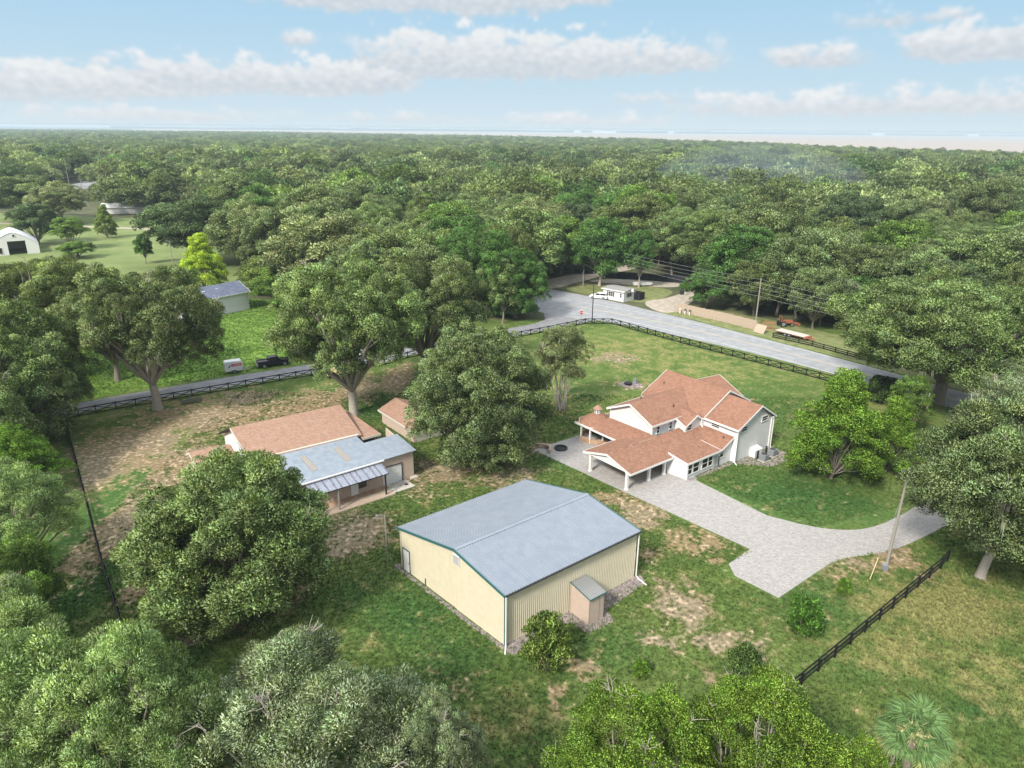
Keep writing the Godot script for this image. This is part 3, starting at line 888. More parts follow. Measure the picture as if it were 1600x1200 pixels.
	plant("leafy_tree", "narrow green tree behind the white guardhouse, right side", "tree", "wood_4", "lush", 35.8, -199.5, 16.0, 8.6, .7, "", "pale_bark")
	plant(oak, "pale drooping oak right of the narrow green tree", "tree", "oak_a", "pale", 56.5, -213.0, 20.4, 30.0, 1.7)
	plant(oak, "broad oak above the wooden panel fence", "tree", "oak_b", "olive", 66.0, -179.0, 17.0, 24.0, 2.7)
	plant(oak, "second oak above the wooden panel fence, nearer the red flatbed", "tree", "oak_low", "olive", 78.5, -182.5, 16.5, 20.0, .7)
	plant("leafy_tree", "bright tree left of the small clearing on the right", "tree", "leafy", "lush", 100.5, -222.0, 11.0, 13.0, .7)
	plant(oak, "wide pale oak behind the very wide oak, at the right edge", "tree", "oak_wide", "pale", 147.0, -216.0, 16.0, 44.0, 1.0)
	plant(oak, "rounded oak beside the clearing, left of the red roof", "tree", "wood_1", "grey", 126.0, -222.0, 12.5, 15.0, 1.0)
	plant(oak, "dusty oak between the red flatbed and the very wide oak", "tree", "feather_b", "grey", 78.0, -157.0, 11.0, 14.0, 2.0, "", "pale_bark")
	plant("leafy_tree", "small tree in the middle of the left field, beside the farm lane", "tree", "leafy", "olive", -160.8, -283.8, 12.4, 8.6, .1)
	plant("leafy_tree", "upright tree at the right edge of the left field", "tree", "wood_4", "lush", -118.9, -229.1, 9.6, 5.4, .1)
	plant("leafy_tree", "loose young tree in the left field near the white barn", "tree", "slim", "bright", -158.3, -255.3, 11.2, 12.0, .1)
	plant("leafy_tree", "dark bushy tree behind the white barn", "tree", "wood_2", "dark", -177.0, -266.0, 14.6, 17.0, .1)
	plant(oak, "broad brown-green oak at the far end of the left field", "tree", "wood_3", "moss", -203.8, -325.1, 17.0, 26.0, .1)
	plant(oak, "wide dark oak left of the brown-green one, far end of the left field", "tree", "wood_1", "grey", -226.0, -335.5, 20.0, 34.0, .8)
	plant("leafy_tree", "green bush beside the white barn, towards the field", "tree", "wood_2", "bright", -146.0, -238.0, 5.5, 10.0, .8)
	plant("leafy_tree", "low bright tree behind the light broad oak of the left margin", "tree", "wood_0", "olive", -112.0, -160.0, 12.0, 18.0, .8)
	plant("rust_tree", "reddish-brown dead tree far off in the wood", "tree", "wood_0", "rusty", -196.0, -790.0, 19.0, 20.0, .8)

const OPEN_LAND := [
	[-60, 0, -66, -94, -74, -92, -100, -90, -125, -100, -120, -150, -104, -172, -80, -198, -62, -186, -40, -160, -16, -146, -3, -152, 3, -170, 5, -200, 13, -206, 24, -221, 36, -238, 43, -233, 38, -213, 46, -206, 60, -196, 52, -178, 60, -163, 76, -148, 100, -118, 130, -80, 150, 0],
	[-118, -150, -70, -178, -86, -232, -118, -306, -150, -344, -262, -385, -345, -356, -235, -290, -232, -225, -175, -172],
	[90, -196, 122, -186, 160, -225, 160, -245, 112, -262],
	[-205, -372, -272, -512, -330, -512, -262, -372],
	[100, -728, 172, -728, 178, -850, 92, -850],
	[-20, -600, -2, -600, -2, -655, -20, -655],
	[-297, -500, -318, -500, -345, -560, -362, -660, -335, -660, -318, -565]]
const WATER_EDGE := [-2600, -5200, -1496, -4357, -624, -3603, -10, -3071, 431, -2573, 625, -1847, 650, -1275, 751, -1101, 1500, -700, 20000, -700, 20000, -14500, -2500, -12400]

func wood_beyond() -> void:
	var polys := []
	for p in OPEN_LAND: polys.append(pv(p))
	var water := pv(WATER_EDGE)
	var r := RandomNumberGenerator.new()
	r.seed = 77
	var near := []
	var far := [[], [], [], [], []]
	var hue := FastNoiseLite.new()
	hue.seed = 9
	hue.frequency = .012
	var z := -100.0
	while z > -4300.0:
		var step := 9.6 if z > -420.0 else (11.0 if z > -1300.0 else 19.0)
		var half := absf(z) * .80 + 40.0
		var x := -half
		while x < half:
			var px := x + r.randf_range(-.42, .42) * step
			var pz := z + r.randf_range(-.42, .42) * step
			x += step
			var q := Vector2(px, pz)
			var ok := not (px > -60 and px < 70 and pz > -150)
			if ok:
				for p in polys:
					if Geometry2D.is_point_in_polygon(q, p):
						ok = false
						break
			if ok and pz < -600 and Geometry2D.is_point_in_polygon(q, water): ok = false
			if ok and r.randf() < .05 + .10 * clampf(hue.get_noise_2d(px * .6 + 900, pz * .6) * 4.0, 0, 1): ok = false
			if not ok: continue
			var die := r.randf()
			var s := (r.randf_range(.55, .95) if die < .5 else (r.randf_range(.95, 1.35) if die < .85 else r.randf_range(1.4, 1.85))) * (1.0 if z > -1300.0 else 1.15)
			if absf(px) / absf(pz) < .76 and near.size() < 290 and pz > -330.0: near.append([q, s])
			else: far[r.randi() % 5].append([q, s])
		z -= step * .92
	near.sort_custom(func(a, b): return a[0].length_squared() < b[0].length_squared())
	var kinds := [["oak", "mid green oak of the wood beyond the road"], ["pale", "pale grey-green oak of the wood beyond the road"], ["grey", "grey moss-hung oak of the wood beyond the road"], ["lush", "deep green tree of the wood beyond the road"], ["olive", "olive green tree of the wood beyond the road"], ["dark", "dark green tree of the wood beyond the road"], ["bright", "fresh bright green tree of the wood beyond the road"], ["moss", "brownish grey tree of the wood beyond the road"]]
	for n in near:
		var k: Array = kinds[[0, 0, 1, 1, 2, 2, 3, 4, 4, 5, 6, 7, 7][r.randi() % 12]]
		var key := "wood_%d" % (r.randi() % 6)
		var m: Array = tree_mesh[key]
		plant("woodland_tree", k[1], "tree", key, k[0], n[0].x, n[0].y, m[2] * pow(n[1], .6) * r.randf_range(.85, 1.1), m[3] * 2.0 * n[1] * r.randf_range(.9, 1.15), r.randf() * TAU, k[1].replace(" oak ", " oaks ").replace(" tree ", " trees "))
	var white: StandardMaterial3D = M.leaf_oak
	for i in 5:
		var mm := MultiMesh.new()
		mm.transform_format = MultiMesh.TRANSFORM_3D
		mm.use_colors = true
		mm.mesh = tree_mesh["far_%d" % i][1]
		mm.instance_count = far[i].size()
		var tone := [Color(1, 1, 1), Color(1.2, 1.17, 1.28), Color(.72, .95, .72), Color(1.12, 1.1, .9), Color(.68, .77, .8), Color(1.05, 1.18, .8), Color(1.45, 1.32, 1.5), Color(1.25, 1.22, 1.2), Color(1.6, 1.5, 1.62)]
		for j in far[i].size():
			var q: Vector2 = far[i][j][0]
			var s: float = far[i][j][1]
			var b := Basis(Vector3.UP, r.randf() * TAU).scaled(Vector3(s * r.randf_range(.85, 1.2), minf(pow(s, .6) * 1.02, 1.12 if q.y < -850.0 else 2.0) * r.randf_range(.8, 1.1), s * r.randf_range(.85, 1.2)))
			mm.set_instance_transform(j, Transform3D(b, Vector3(q.x, -.5, q.y)))
			var t: Color = tone[r.randi() % tone.size()]
			mm.set_instance_color(j, t * (1.0 + hue.get_noise_2d(q.x, q.y) * .5) * r.randf_range(.66, 1.42))
		var o := MultiMeshInstance3D.new()
		o.multimesh = mm
		o.material_override = white
		o.name = numbered("distant_wood")
		add_child(o, true)
		tag(o, "wide wood of oaks running to the lake and the horizon", "wood", "the distant wood", "stuff")

# ---------------------------------------------------------------- palm
func palm() -> void:
	var t := thing("fan_palm", "fan palm with grey-green fronds in the bottom right corner", "palm", Vector3(23.8, 0, -32.4))
	var st := mb()
	var top := Vector3(0, 8.6, 0)
	tube(st, [Vector3(0, -.3, 0), Vector3(.1, 3, 0), Vector3(0, 6, .05), top], [.30, .22, .24, .34], 10)
	obj("trunk", st, M.bark, t)
	# one frond: a stalk and a fan of narrow folded blades
	var leaf := mb()
	var stalk := mb()
	tube(stalk, [Vector3.ZERO, Vector3(0, .12, -.7), Vector3(0, .1, -1.25)], [.035, .026, .02], 5)
	var r := RandomNumberGenerator.new()
	r.seed = 5
	var hub := Vector3(0, .1, -1.25)
	for i in 21:
		var a := lerpf(-1.55, 1.55, i / 20.0)
		var l := 1.15 * (1.0 - .2 * absf(a) / 1.55) * r.randf_range(.92, 1.06)
		var d := Vector3(sin(a), .10 + .32 * absf(a) / 1.55, -cos(a)).normalized()
		var s := d.cross(Vector3.UP).normalized() * .055
		var m := hub + d * l * .55 + Vector3(0, .03, 0)
		var tip := hub + d * l + Vector3(0, -.5 * r.randf_range(.6, 1.5), 0)
		for e in [-1.0, 1.0]:
			leaf.set_color(Color(.22, .30, .17) * (r.randf_range(.7, 1.15) if r.randf() < .7 else r.randf_range(1.3, 1.7)))  # some blade halves coloured lighter to stand for highlights on the fronds
			tri(leaf, hub, m + s * e - Vector3(0, .03, 0), m)
			tri(leaf, m, m + s * e - Vector3(0, .03, 0), tip)
	var lm := leaf.commit()
	var sm := stalk.commit()
	for i in 56:
		var y := .98 - 1.62 * (i + .5) / 56.0
		var a2 := i * 2.39996 + r.randf_range(-.35, .35)
		var b := Basis(Vector3.UP, a2) * Basis(Vector3.RIGHT, asin(clampf(y, -.8, .97)) + r.randf_range(-.3, .3)) * Basis(Vector3.FORWARD, r.randf_range(-1.1, 1.1))
		var f := put("frond", lm, M.leaf_palm if i < 46 else M.leaf_dry, t)
		f.transform = Transform3D(b.scaled(Vector3(1, 1, r.randf_range(.75, 1.15)) * r.randf_range(.84, 1.1)), top + Vector3(0, .4 * maxf(y, 0), 0))
		put("stalk", sm, M.leaf_palm, f)
	st = mb()
	for i in 260:
		var d2 := ball_dir(r)
		var p := top + Vector3(0, .3, 0) + Vector3(d2.x * .75, absf(d2.y) * .6, d2.z * .75 + .3)
		st.set_color(Color(.9, .74, .42) * r.randf_range(.6, 1.1))
		tri(st, p, p + ball_dir(r) * .09, p + ball_dir(r) * .24)
	obj("flower_stalks", st, M.leaf_oak, t)

# ---------------------------------------------------------------- grass that stands up from the lawn
func grass() -> void:
	var r := RandomNumberGenerator.new()
	r.seed = 99
	var st := mb()
	for i in 7:
		var a := r.randf() * TAU
		var p := Vector3(cos(a), 0, sin(a)) * r.randf_range(0, .16)
		var d := Vector3(cos(a + r.randf_range(-1, 1)), 0, sin(a)) * r.randf_range(.05, .16)
		var w := Vector3(-sin(a), 0, cos(a)) * .028
		st.set_color(Color(1, 1, 1) * r.randf_range(.75, 1.25))
		tri(st, p - w, p + w, p + d + Vector3(0, r.randf_range(.10, .22), 0))
	var blade := st.commit()
	var gmat := mat("grass_blade", Color(1, 1, 1), .9)
	gmat.albedo_color = Color.WHITE
	gmat.vertex_color_use_as_albedo = true
	gmat.metallic_specular = .1
	var keep := []
	var holes := [pv([3.1, -90, 14, -77.5, 25.6, -65, 21, -61.7, 25.7, -56.8, 34, -63.6, 44, -66.8, 75, -88, 75, -96, 50, -76, 34.4, -70.2, 23.6, -82, 30, -90, 34, -105, 20, -108, 10, -96]), pv([-11, -61.3, -.3, -49.6, 13, -59.6, 2, -71.5])]
	while keep.size() < 150000:
		var x := r.randf_range(-46, 60)
		var z := -r.randf_range(30, 112)
		if r.randf() > clampf(60.0 / -z, .2, 1.0): continue
		if x > 50 and z < -95: continue
		var q := Vector2(x, z)
		if Geometry2D.is_point_in_polygon(q, holes[0]) or Geometry2D.is_point_in_polygon(q, holes[1]): continue
		var c := ground_colour(x, z)
		if c.r > c.g * 1.12 and r.randf() < .85: continue
		keep.append([x, z, c])
	sow(keep, blade, gmat, "short patchy grass growing over the lawns and the meadow", r, 1.0)
	var far := []
	var plot := pv([-96, -96, -77, -101, -66, -110.5, -47, -123, -26, -135.5, -18, -143, -40, -160, -50, -176, -75, -183, -100, -172, -112, -130])
	var tall := FastNoiseLite.new()
	tall.seed = 4
	tall.frequency = .09
	while far.size() < 36000:
		var q := Vector2(r.randf_range(-112, -18), r.randf_range(-183, -96))
		if not Geometry2D.is_point_in_polygon(q, plot): continue
		var k := clampf(.5 + tall.get_noise_2dv(q), 0, 1)
		far.append([q.x, q.y, Color(.10, .185, .035).lerp(Color(.18, .275, .06), k)])
	sow(far, blade, gmat, "bright green grass of the pasture across the lane", r, 1.7)

func sow(keep: Array, blade: Mesh, gmat: Material, label: String, r: RandomNumberGenerator, size: float) -> void:
	var mm := MultiMesh.new()
	mm.transform_format = MultiMesh.TRANSFORM_3D
	mm.use_colors = true
	mm.mesh = blade
	mm.instance_count = keep.size()
	for i in keep.size():
		var k: Array = keep[i]
		var meadow: float = clampf((k[0] - (k[1] * -1.22 - 32.0)) * .2, 0, .25) if k[1] > -66 else 0.0
		var s := r.randf_range(.5, 1.1) * (1.0 + meadow * 1.3) * size
		mm.set_instance_transform(i, Transform3D(Basis(Vector3.UP, r.randf() * TAU).scaled(Vector3(s * 1.2, s, s * 1.2)), Vector3(k[0], 0, k[1])))
		mm.set_instance_color(i, k[2] * r.randf_range(.85, 1.3))
	var o := MultiMeshInstance3D.new()
	o.multimesh = mm
	o.material_override = gmat
	o.name = numbered("grass")
	add_child(o, true)
	tag(o, label, "grass", "", "stuff")

# ---------------------------------------------------------------- building pieces (local frame: x across, y up, -z along the ridge)
func P(u: float, v: float, h: float) -> Vector3:
	return Vector3(u, h, -v)

func wall(called: String, pts: Array, push: Vector3, m: Material, parent: Node3D) -> MeshInstance3D:
	var st := mb()
	slab(st, pts, push)
	return obj(called, st, m, parent)

# a roof plane with thickness, white boards along the chosen edges (pairs of corner numbers)
func roof(pts: Array, m: Material, parent: Node3D, boards: Array = [], thick := .14, board_m: Material = null, called := "roof") -> MeshInstance3D:
	var st := mb()
	slab(st, pts, Vector3(0, -thick, 0))
	var o := obj(called, st, m, parent)
	for b in boards:
		var s2 := mb()
		var a: Vector3 = pts[b[0]]
		var c: Vector3 = pts[b[1]]
		var mid := Vector3.ZERO
		for p in pts: mid += p / pts.size()
		var f := (c - a).normalized()
		var out := f.cross(Vector3.UP).normalized()
		if out.dot((a + c) / 2 - mid) < 0: out = -out
		slab(s2, [a + out * .045 + Vector3(0, .03, 0), c + out * .045 + Vector3(0, .03, 0), c + out * .045 - Vector3(0, .24, 0), a + out * .045 - Vector3(0, .24, 0)], -out * .042)
		obj("fascia", s2, board_m if board_m else M.white_trim, o)
	return o

# a sash window standing on a wall face: centre, width and height, the way it faces
func window(parent: Node3D, c: Vector3, w: float, h: float, face: Vector3, panes := [1, 2], fm: Material = null) -> void:
	var x := face.cross(Vector3.UP).normalized()
	var b := Basis(x, Vector3.UP, face)
	var st := mb()
	var t := .11
	box(st, c + Vector3.UP * (h / 2 + t / 2), Vector3(w + 2 * t, t, .09), b)
	box(st, c - Vector3.UP * (h / 2 + t / 2), Vector3(w + 2 * t, t, .12), b)
	for s in [-1, 1]: box(st, c + x * s * (w / 2 + t / 2), Vector3(t, h, .09), b)
	for i in range(1, panes[0]): box(st, c + x * (w * i / panes[0] - w / 2), Vector3(.07, h, .08), b)
	for j in range(1, panes[1]): box(st, c + Vector3.UP * (h * j / panes[1] - h / 2), Vector3(w, .07, .07), b)
	var f := obj("window", st, fm if fm else M.white_trim, parent)
	for i in panes[0]:
		for j in panes[1]:
			var s := mb()
			var pw: float = w / panes[0]
			var ph: float = h / panes[1]
			box(s, c + x * (pw * (i + .5) - w / 2) + Vector3.UP * (ph * (j + .5) - h / 2), Vector3(pw - .074, ph - .074, .036), b)
			obj("pane", s, M.glass, f)

# ribbed steel laid in sheets over a quad: a, b along the eave, d, c along the ridge
func ribbed(called: String, a: Vector3, b: Vector3, c: Vector3, d: Vector3, sheets: int, ribs: int, rib_h: float, m: Material, parent: Node3D, thick := .05, odd: Array = []) -> void:
	var n := (b - a).cross(d - a).normalized()
	if n.y < -.01 or (absf(n.y) <= .01 and n.dot(a + c) < 0): n = -n
	for i in sheets:
		var t0 := float(i) / sheets
		var t1 := float(i + 1) / sheets - .0006
		var st := mb()
		slab(st, [a.lerp(b, t0), a.lerp(b, t1), d.lerp(c, t1), d.lerp(c, t0)], -n * thick)
		for k in ribs:
			var t := lerpf(t0, t1, (k + .5) / ribs)
			var w := (t1 - t0) / ribs * .16
			var q := [a.lerp(b, t - w), a.lerp(b, t + w), d.lerp(c, t + w), d.lerp(c, t - w)]
			var e := [a.lerp(b, t - w * .5) + n * rib_h, a.lerp(b, t + w * .5) + n * rib_h, d.lerp(c, t + w * .5) + n * rib_h, d.lerp(c, t - w * .5) + n * rib_h]
			quad(st, q[0], e[0], e[3], q[3])
			quad(st, e[0], e[1], e[2], e[3])
			quad(st, e[1], q[1], q[2], e[2])
			tri(st, q[0], q[1], e[1]); tri(st, q[0], e[1], e[0])
			tri(st, q[3], e[2], q[2]); tri(st, q[3], e[3], e[2])
		obj(called, st, odd[i % odd.size()] if odd else m, parent)

func gutter_pipe(parent: Node3D, top: Vector3, foot: Vector3, kick: Vector3, m: Material) -> void:
	var st := mb()
	tube(st, [top, foot + Vector3(0, .35, 0), foot + Vector3(0, .12, 0) + kick * .25, foot + kick], [.075, .075, .075, .075], 6)
	obj("downspout", st, m, parent)

# ---------------------------------------------------------------- the white house
func house() -> void:
	var t := thing("white_house", "two-storey white house with brown shingle roofs and an open carport", "house", O, GRID_TURN)
	var w: Material = M.siding
	var s: Material = M.shingle
	var tr: Material = M.white_trim
	# ground floor walls
	wall("wall", [P(-12, 8.9, 0), P(-12, 8.9, 3.4), P(.3, 8.9, 2.5), P(.3, 8.9, 0)], P(0, .2, 0), w, t)            # behind the patio and the carport
	wall("wall", [P(-.2, 7.6, 0), P(-.2, 7.6, 2.36), P(2.75, 8.0, 2.28), P(2.75, 8.0, 0)], P(0, .2, 0), w, t)      # sunroom, end wall
	wall("wall", [P(2.75, 8.0, 0), P(2.75, 8.0, 2.28), P(2.75, 14.6, 2.28), P(2.75, 17.3, 3.5), P(2.75, 17.3, 0)], P(-.2, 0, 0), w, t)
	# carport: posts, beams, gable board, ceiling
	for q in [[-6.45, -.05], [-.05, -.05], [-.05, 4.0], [-.02, 6.9], [-6.45, 4.0]]:
		var st := mb()
		box(st, P(q[0], q[1], 1.22), Vector3(.32, 2.44, .32))
		box(st, P(q[0], q[1], .09), Vector3(.42, .18, .42))
		box(st, P(q[0], q[1], 2.36), Vector3(.42, .16, .42))
		obj("carport_post", st, tr, t)
	for q in [[P(-6.45, -.05, 2.46), P(-.05, -.05, 2.46)], [P(-.05, -.05, 2.463), P(-.05, 8.8, 2.463)], [P(-6.45, -.05, 2.463), P(-6.45, 8.8, 2.463)]]:
		var st := mb()
		bar(st, q[0], q[1], .26, .2)
		obj("beam", st, tr, t)
	wall("gable_board", [P(-6.6, -.02, 2.56), P(-3.4, -.02, 3.4), P(.1, -.02, 2.56)], P(0, .12, 0), w, t)
	wall("ceiling", [P(-6.3, .15, 2.50), P(-.2, .15, 2.50), P(-.2, 8.85, 2.50), P(-6.3, 8.85, 2.50)], P(0, 0, -.06), mat("soffit", Color(.58, .50, .42), .8), t)
	# carport gable and the lower roof that runs on from it
	roof([P(.72, -.35, 2.5), P(-3.45, -.35, 3.66), P(-3.45, 9.0, 3.66), P(-3.45, 17.2, 3.66), P(-2.45, 16.45, 3.38), P(.72, 14.74, 2.5)], s, t, [[0, 1], [0, 5]])
	roof([P(-7.65, -.35, 2.5), P(-3.45, -.35, 3.66), P(-3.45, 9.0, 3.66), P(-7.65, 5.55, 2.5)], s, t, [[0, 1], [0, 3]])
	roof([P(-3.45, 17.2, 3.66), P(-2.45, 16.45, 3.38), P(.72, 14.74, 2.5), P(3.02, 14.55, 2.34), P(3.02, 17.2, 3.62)], s, t, [[3, 4], [2, 3]])
	# ridge caps, some of them paler
	for i in 16:
		var st := mb()
		var v := -.3 + i * .58
		slab(st, [P(-3.60, v, 3.635), P(-3.45, v, 3.69), P(-3.30, v, 3.635), P(-3.30, v + .55, 3.640), P(-3.45, v + .55, 3.695), P(-3.60, v + .55, 3.640)], P(0, 0, -.02))
		obj("ridge_cap", st, M.shingle_tan if i % 3 == 1 or i > 9 else s, t)
	# sunroom roof, a shade flatter and laid over the slope
	roof([P(3.05, 7.65, 2.45), P(-.15, 7.65, 2.88), P(-.15, 14.2, 2.88), P(3.05, 14.5, 2.45)], s, t, [[0, 1], [2, 3], [0, 3]], .12)
	# wing with the tall end wall
	wall("wall", [P(3.4, 17.2, 0), P(3.4, 17.2, 4.85), P(3.4, 21.7, 7.1), P(3.4, 25.1, 4.95), P(3.4, 25.1, 0)], P(-.2, 0, 0), w, t)
	wall("wall", [P(3.19, 17.2, 0), P(3.19, 17.2, 4.85), P(-2.2, 17.2, 4.85), P(-2.2, 17.2, 0)], P(0, .2, 0), w, t)
	wall("wall", [P(3.19, 25.1, 0), P(3.19, 25.1, 4.9), P(-12, 25.1, 4.9), P(-12, 25.1, 0)], P(0, -.2, 0), w, t)
	roof([P(3.82, 16.75, 4.93), P(3.82, 21.75, 7.3), P(-2.0, 21.75, 7.3), P(-2.0, 16.75, 4.93)], s, t, [[0, 1], [0, 3]])
	roof([P(3.82, 25.6, 4.93), P(3.82, 21.75, 7.3), P(-2.0, 21.75, 7.3), P(-2.0, 25.6, 4.93)], s, t, [[0, 1]])
	# upper storey, cross block
	wall("wall", [P(-2.0, 16.95, 3), P(-2.0, 16.95, 4.95), P(-2.0, 22.0, 7.55), P(-2.0, 27.0, 4.95), P(-2.0, 27.0, 0), P(-2.0, 16.95, 0)], P(-.2, 0, 0), w, t)
	wall("wall", [P(-12.6, 16.95, 0), P(-12.6, 16.95, 4.95), P(-12.6, 22.0, 7.55), P(-12.6, 27.0, 4.95), P(-12.6, 27.0, 0)], P(.2, 0, 0), w, t)
	wall("wall", [P(-2.2, 16.95, 3), P(-2.2, 16.95, 4.95), P(-12.4, 16.95, 4.95), P(-12.4, 16.95, 3)], P(0, .18, 0), w, t)
	wall("wall", [P(-2.2, 27, 0), P(-2.2, 27, 4.95), P(-12.4, 27, 4.95), P(-12.4, 27, 0)], P(0, -.2, 0), w, t)
	roof([P(-1.62, 16.6, 5.12), P(-1.62, 22.0, 7.82), P(-13.05, 22.0, 7.82), P(-13.05, 16.6, 5.12)], s, t, [[0, 1], [2, 3]])
	roof([P(-1.62, 27.4, 5.12), P(-1.62, 22.0, 7.82), P(-13.05, 22.0, 7.82), P(-13.05, 27.4, 5.12)], s, t, [[0, 1], [0, 3]])
	roof([P(-2.4, 27.5, 5.0), P(-7.5, 27.5, 7.42), P(-7.5, 21.8, 7.42), P(-2.4, 21.8, 5.0)], s, t, [[0, 1], [0, 3]])
	roof([P(-12.6, 27.5, 5.0), P(-7.5, 27.5, 7.42), P(-7.5, 21.8, 7.42), P(-12.6, 21.8, 5.0)], s, t, [[0, 1]])
	wall("wall", [P(-2.9, 27.2, 0), P(-2.9, 27.2, 5.0), P(-7.5, 27.2, 7.2), P(-12.1, 27.2, 5.0), P(-12.1, 27.2, 0)], P(0, -.15, 0), w, t)
	# upper storey, front gable
	wall("wall", [P(-11.85, 9.0, 2.8), P(-11.85, 9.0, 4.95), P(-8.1, 9.0, 6.62), P(-4.25, 9.0, 4.95), P(-4.25, 9.0, 2.8)], P(0, .2, 0), w, t)
	wall("wall", [P(-4.25, 9.205, 2.8), P(-4.25, 9.205, 4.95), P(-4.25, 16.9, 4.95), P(-4.25, 16.9, 2.8)], P(-.2, 0, 0), w, t)
	wall("wall", [P(-11.85, 9.205, 0), P(-11.85, 9.205, 4.95), P(-11.85, 16.9, 4.95), P(-11.85, 16.9, 0)], P(.2, 0, 0), w, t)
	roof([P(-3.88, 8.55, 5.0), P(-8.12, 8.55, 6.9), P(-8.12, 20.4, 6.9), P(-3.88, 16.6, 5.0)], s, t, [[0, 1], [0, 3]])
	roof([P(-12.35, 8.55, 5.0), P(-8.12, 8.55, 6.9), P(-8.12, 20.4, 6.9), P(-12.35, 16.6, 5.0)], s, t, [[0, 1], [0, 3]])
	# bay at the inner corner, its own small gable
	wall("wall", [P(-4.2, 13.7, 2.9), P(-4.2, 13.7, 4.95), P(-2.45, 13.7, 4.25), P(-2.45, 13.7, 2.9)], P(0, .18, 0), w, t)
	wall("wall", [P(-2.45, 13.7, 2.9), P(-2.45, 13.7, 4.25), P(-2.45, 15.75, 5.2), P(-2.45, 16.6, 4.7), P(-2.45, 16.94, 4.7), P(-2.45, 16.94, 2.9)], P(-.18, 0, 0), w, t)
	roof([P(-3.88, 13.42, 5.02), P(-2.15, 13.42, 4.26), P(-2.15, 15.8, 5.42), P(-5.2, 15.8, 5.62)], s, t, [[0, 1], [1, 2]], .10)
	roof([P(-2.15, 16.7, 4.86), P(-2.15, 15.8, 5.42), P(-5.2, 15.8, 5.62), P(-4.2, 17.2, 5.15)], s, t, [[0, 1]], .10)
	# patio roof between carport and gazebo, and down the left side
	roof([P(-7.4, 5.55, 2.56), P(-15.6, 5.55, 2.56), P(-12.0, 8.95, 3.5), P(-3.5, 8.95, 3.66), P(-6.6, 6.2, 2.78)], s, t, [[0, 1]], .12)
	roof([P(-14.9, 6.6, 2.58), P(-11.9, 8.9, 3.5), P(-11.9, 17.0, 3.5), P(-14.9, 17.0, 2.58)], s, t, [[0, 3]], .12)
	for v in [11.0, 14.0, 16.7]:
		var st := mb()
		box(st, P(-14.6, v, 1.2), Vector3(.24, 2.4, .24))
		obj("porch_post", st, tr, t)
	# corner boards, band under the gable, soffit return
	for q in [[3.40, 17.2, 4.8], [3.40, 25.1, 4.9], [2.75, 8.0, 2.25], [-4.25, 9.0, 4.9], [-11.85, 9.0, 4.9], [-2.45, 13.7, 4.2]]:
		var st := mb()
		var base := 0.0 if q[2] < 4.85 and q[0] > 0 or q[0] > 3 else 2.9
		bar(st, P(q[0], q[1], base), P(q[0], q[1], q[2]), .24, .24)
		obj("corner_board", st, tr, t)
	for q in [[16.9, 17.6], [25.0, 25.6]]:
		var eb := mb()
		bar(eb, P(3.5, q[0], 4.79), P(3.5, q[1], 4.79), .5, .2)
		obj("eave_return", eb, tr, t)
	gutter_pipe(t, P(3.62, 17.0, 4.7), P(3.62, 17.0, 0), P(.6, -.35, .04), tr)
	gutter_pipe(t, P(-2.1, 16.75, 4.8), P(-2.1, 16.75, 3.5), P(.3, 0, 0), tr)
	gutter_pipe(t, P(3.62, 25.3, 4.8), P(3.62, 25.3, 0), P(.4, 0, .04), tr)
	# windows: sunroom row, side, wing, upper
	var fx := Vector3.RIGHT
	for q in [[8.55, .75], [9.75, 1.1], [11.55, 1.1], [12.7, .8]]: window(t, P(2.79, q[0], 1.35), q[1], 1.35, fx, [1, 2])
	window(t, P(2.79, 15.05, 1.75), .75, 1.05, fx, [1, 2])
	window(t, P(3.44, 18.6, 4.55), 1.35, .62, fx, [1, 2])
	window(t, P(3.44, 23.3, 4.95), 1.35, .62, fx, [1, 2])
	window(t, P(-.1, 17.16, 4.25), 1.25, .5, Vector3(0, 0, 1), [1, 2])
	window(t, P(-4.21, 10.2, 4.0), .5, 1.0, fx, [1, 2])
	window(t, P(-4.21, 12.8, 4.0), .5, 1.0, fx, [1, 2])
	window(t, P(-2.41, 14.55, 3.85), .95, .75, fx, [1, 2])
	# patio doors in the shade, dark
	for u in [-10.6, -8.6]: window(t, P(u, 8.86, 1.15), 1.5, 2.0, Vector3(0, 0, 1), [2, 1])
	window(t, P(-1.6, 8.86, 1.2), 1.2, 2.0, Vector3(0, 0, 1), [1, 1])
	window(t, P(-4.4, 8.86, 1.3), 1.6, 1.4, Vector3(0, 0, 1), [2, 2])
	# service panel, meter pipe, roof vents
	var st := mb()
	box(st, P(2.83, 13.75, 1.3), Vector3(.16, .85, .55))
	bar(st, P(2.82, 13.75, .1), P(2.82, 13.75, .9), .08, .08)
	obj("service_panel", st, M.grey_metal, t)
	st = mb()
	bar(st, P(2.85, 14.5, .1), P(2.85, 14.5, 1.5), .09, .09)
	obj("conduit", st, M.dark_metal, t)
	for q in [[-5.6, 14.8, 5.75, .45], [1.9, 16.4, 3.2, .35], [-9.6, 12.5, 6.2, .4], [-11.4, 19.5, 6.5, .35]]:
		st = mb()
		tube(st, [P(q[0], q[1], q[2] - .1), P(q[0], q[1], q[2] + q[3])], [.07, .07], 7)
		obj("vent_pipe", st, M.dark_metal, t)
	# the white box against the end wall
	st = mb()
	slab(st, [P(3.42, 20.6, 0), P(3.42, 20.6, 1.3), P(4.3, 20.6, 1.05), P(4.3, 20.6, 0)], P(0, 1.7, 0))
	obj("pump_cover", st, tr, t)

	gazebo()
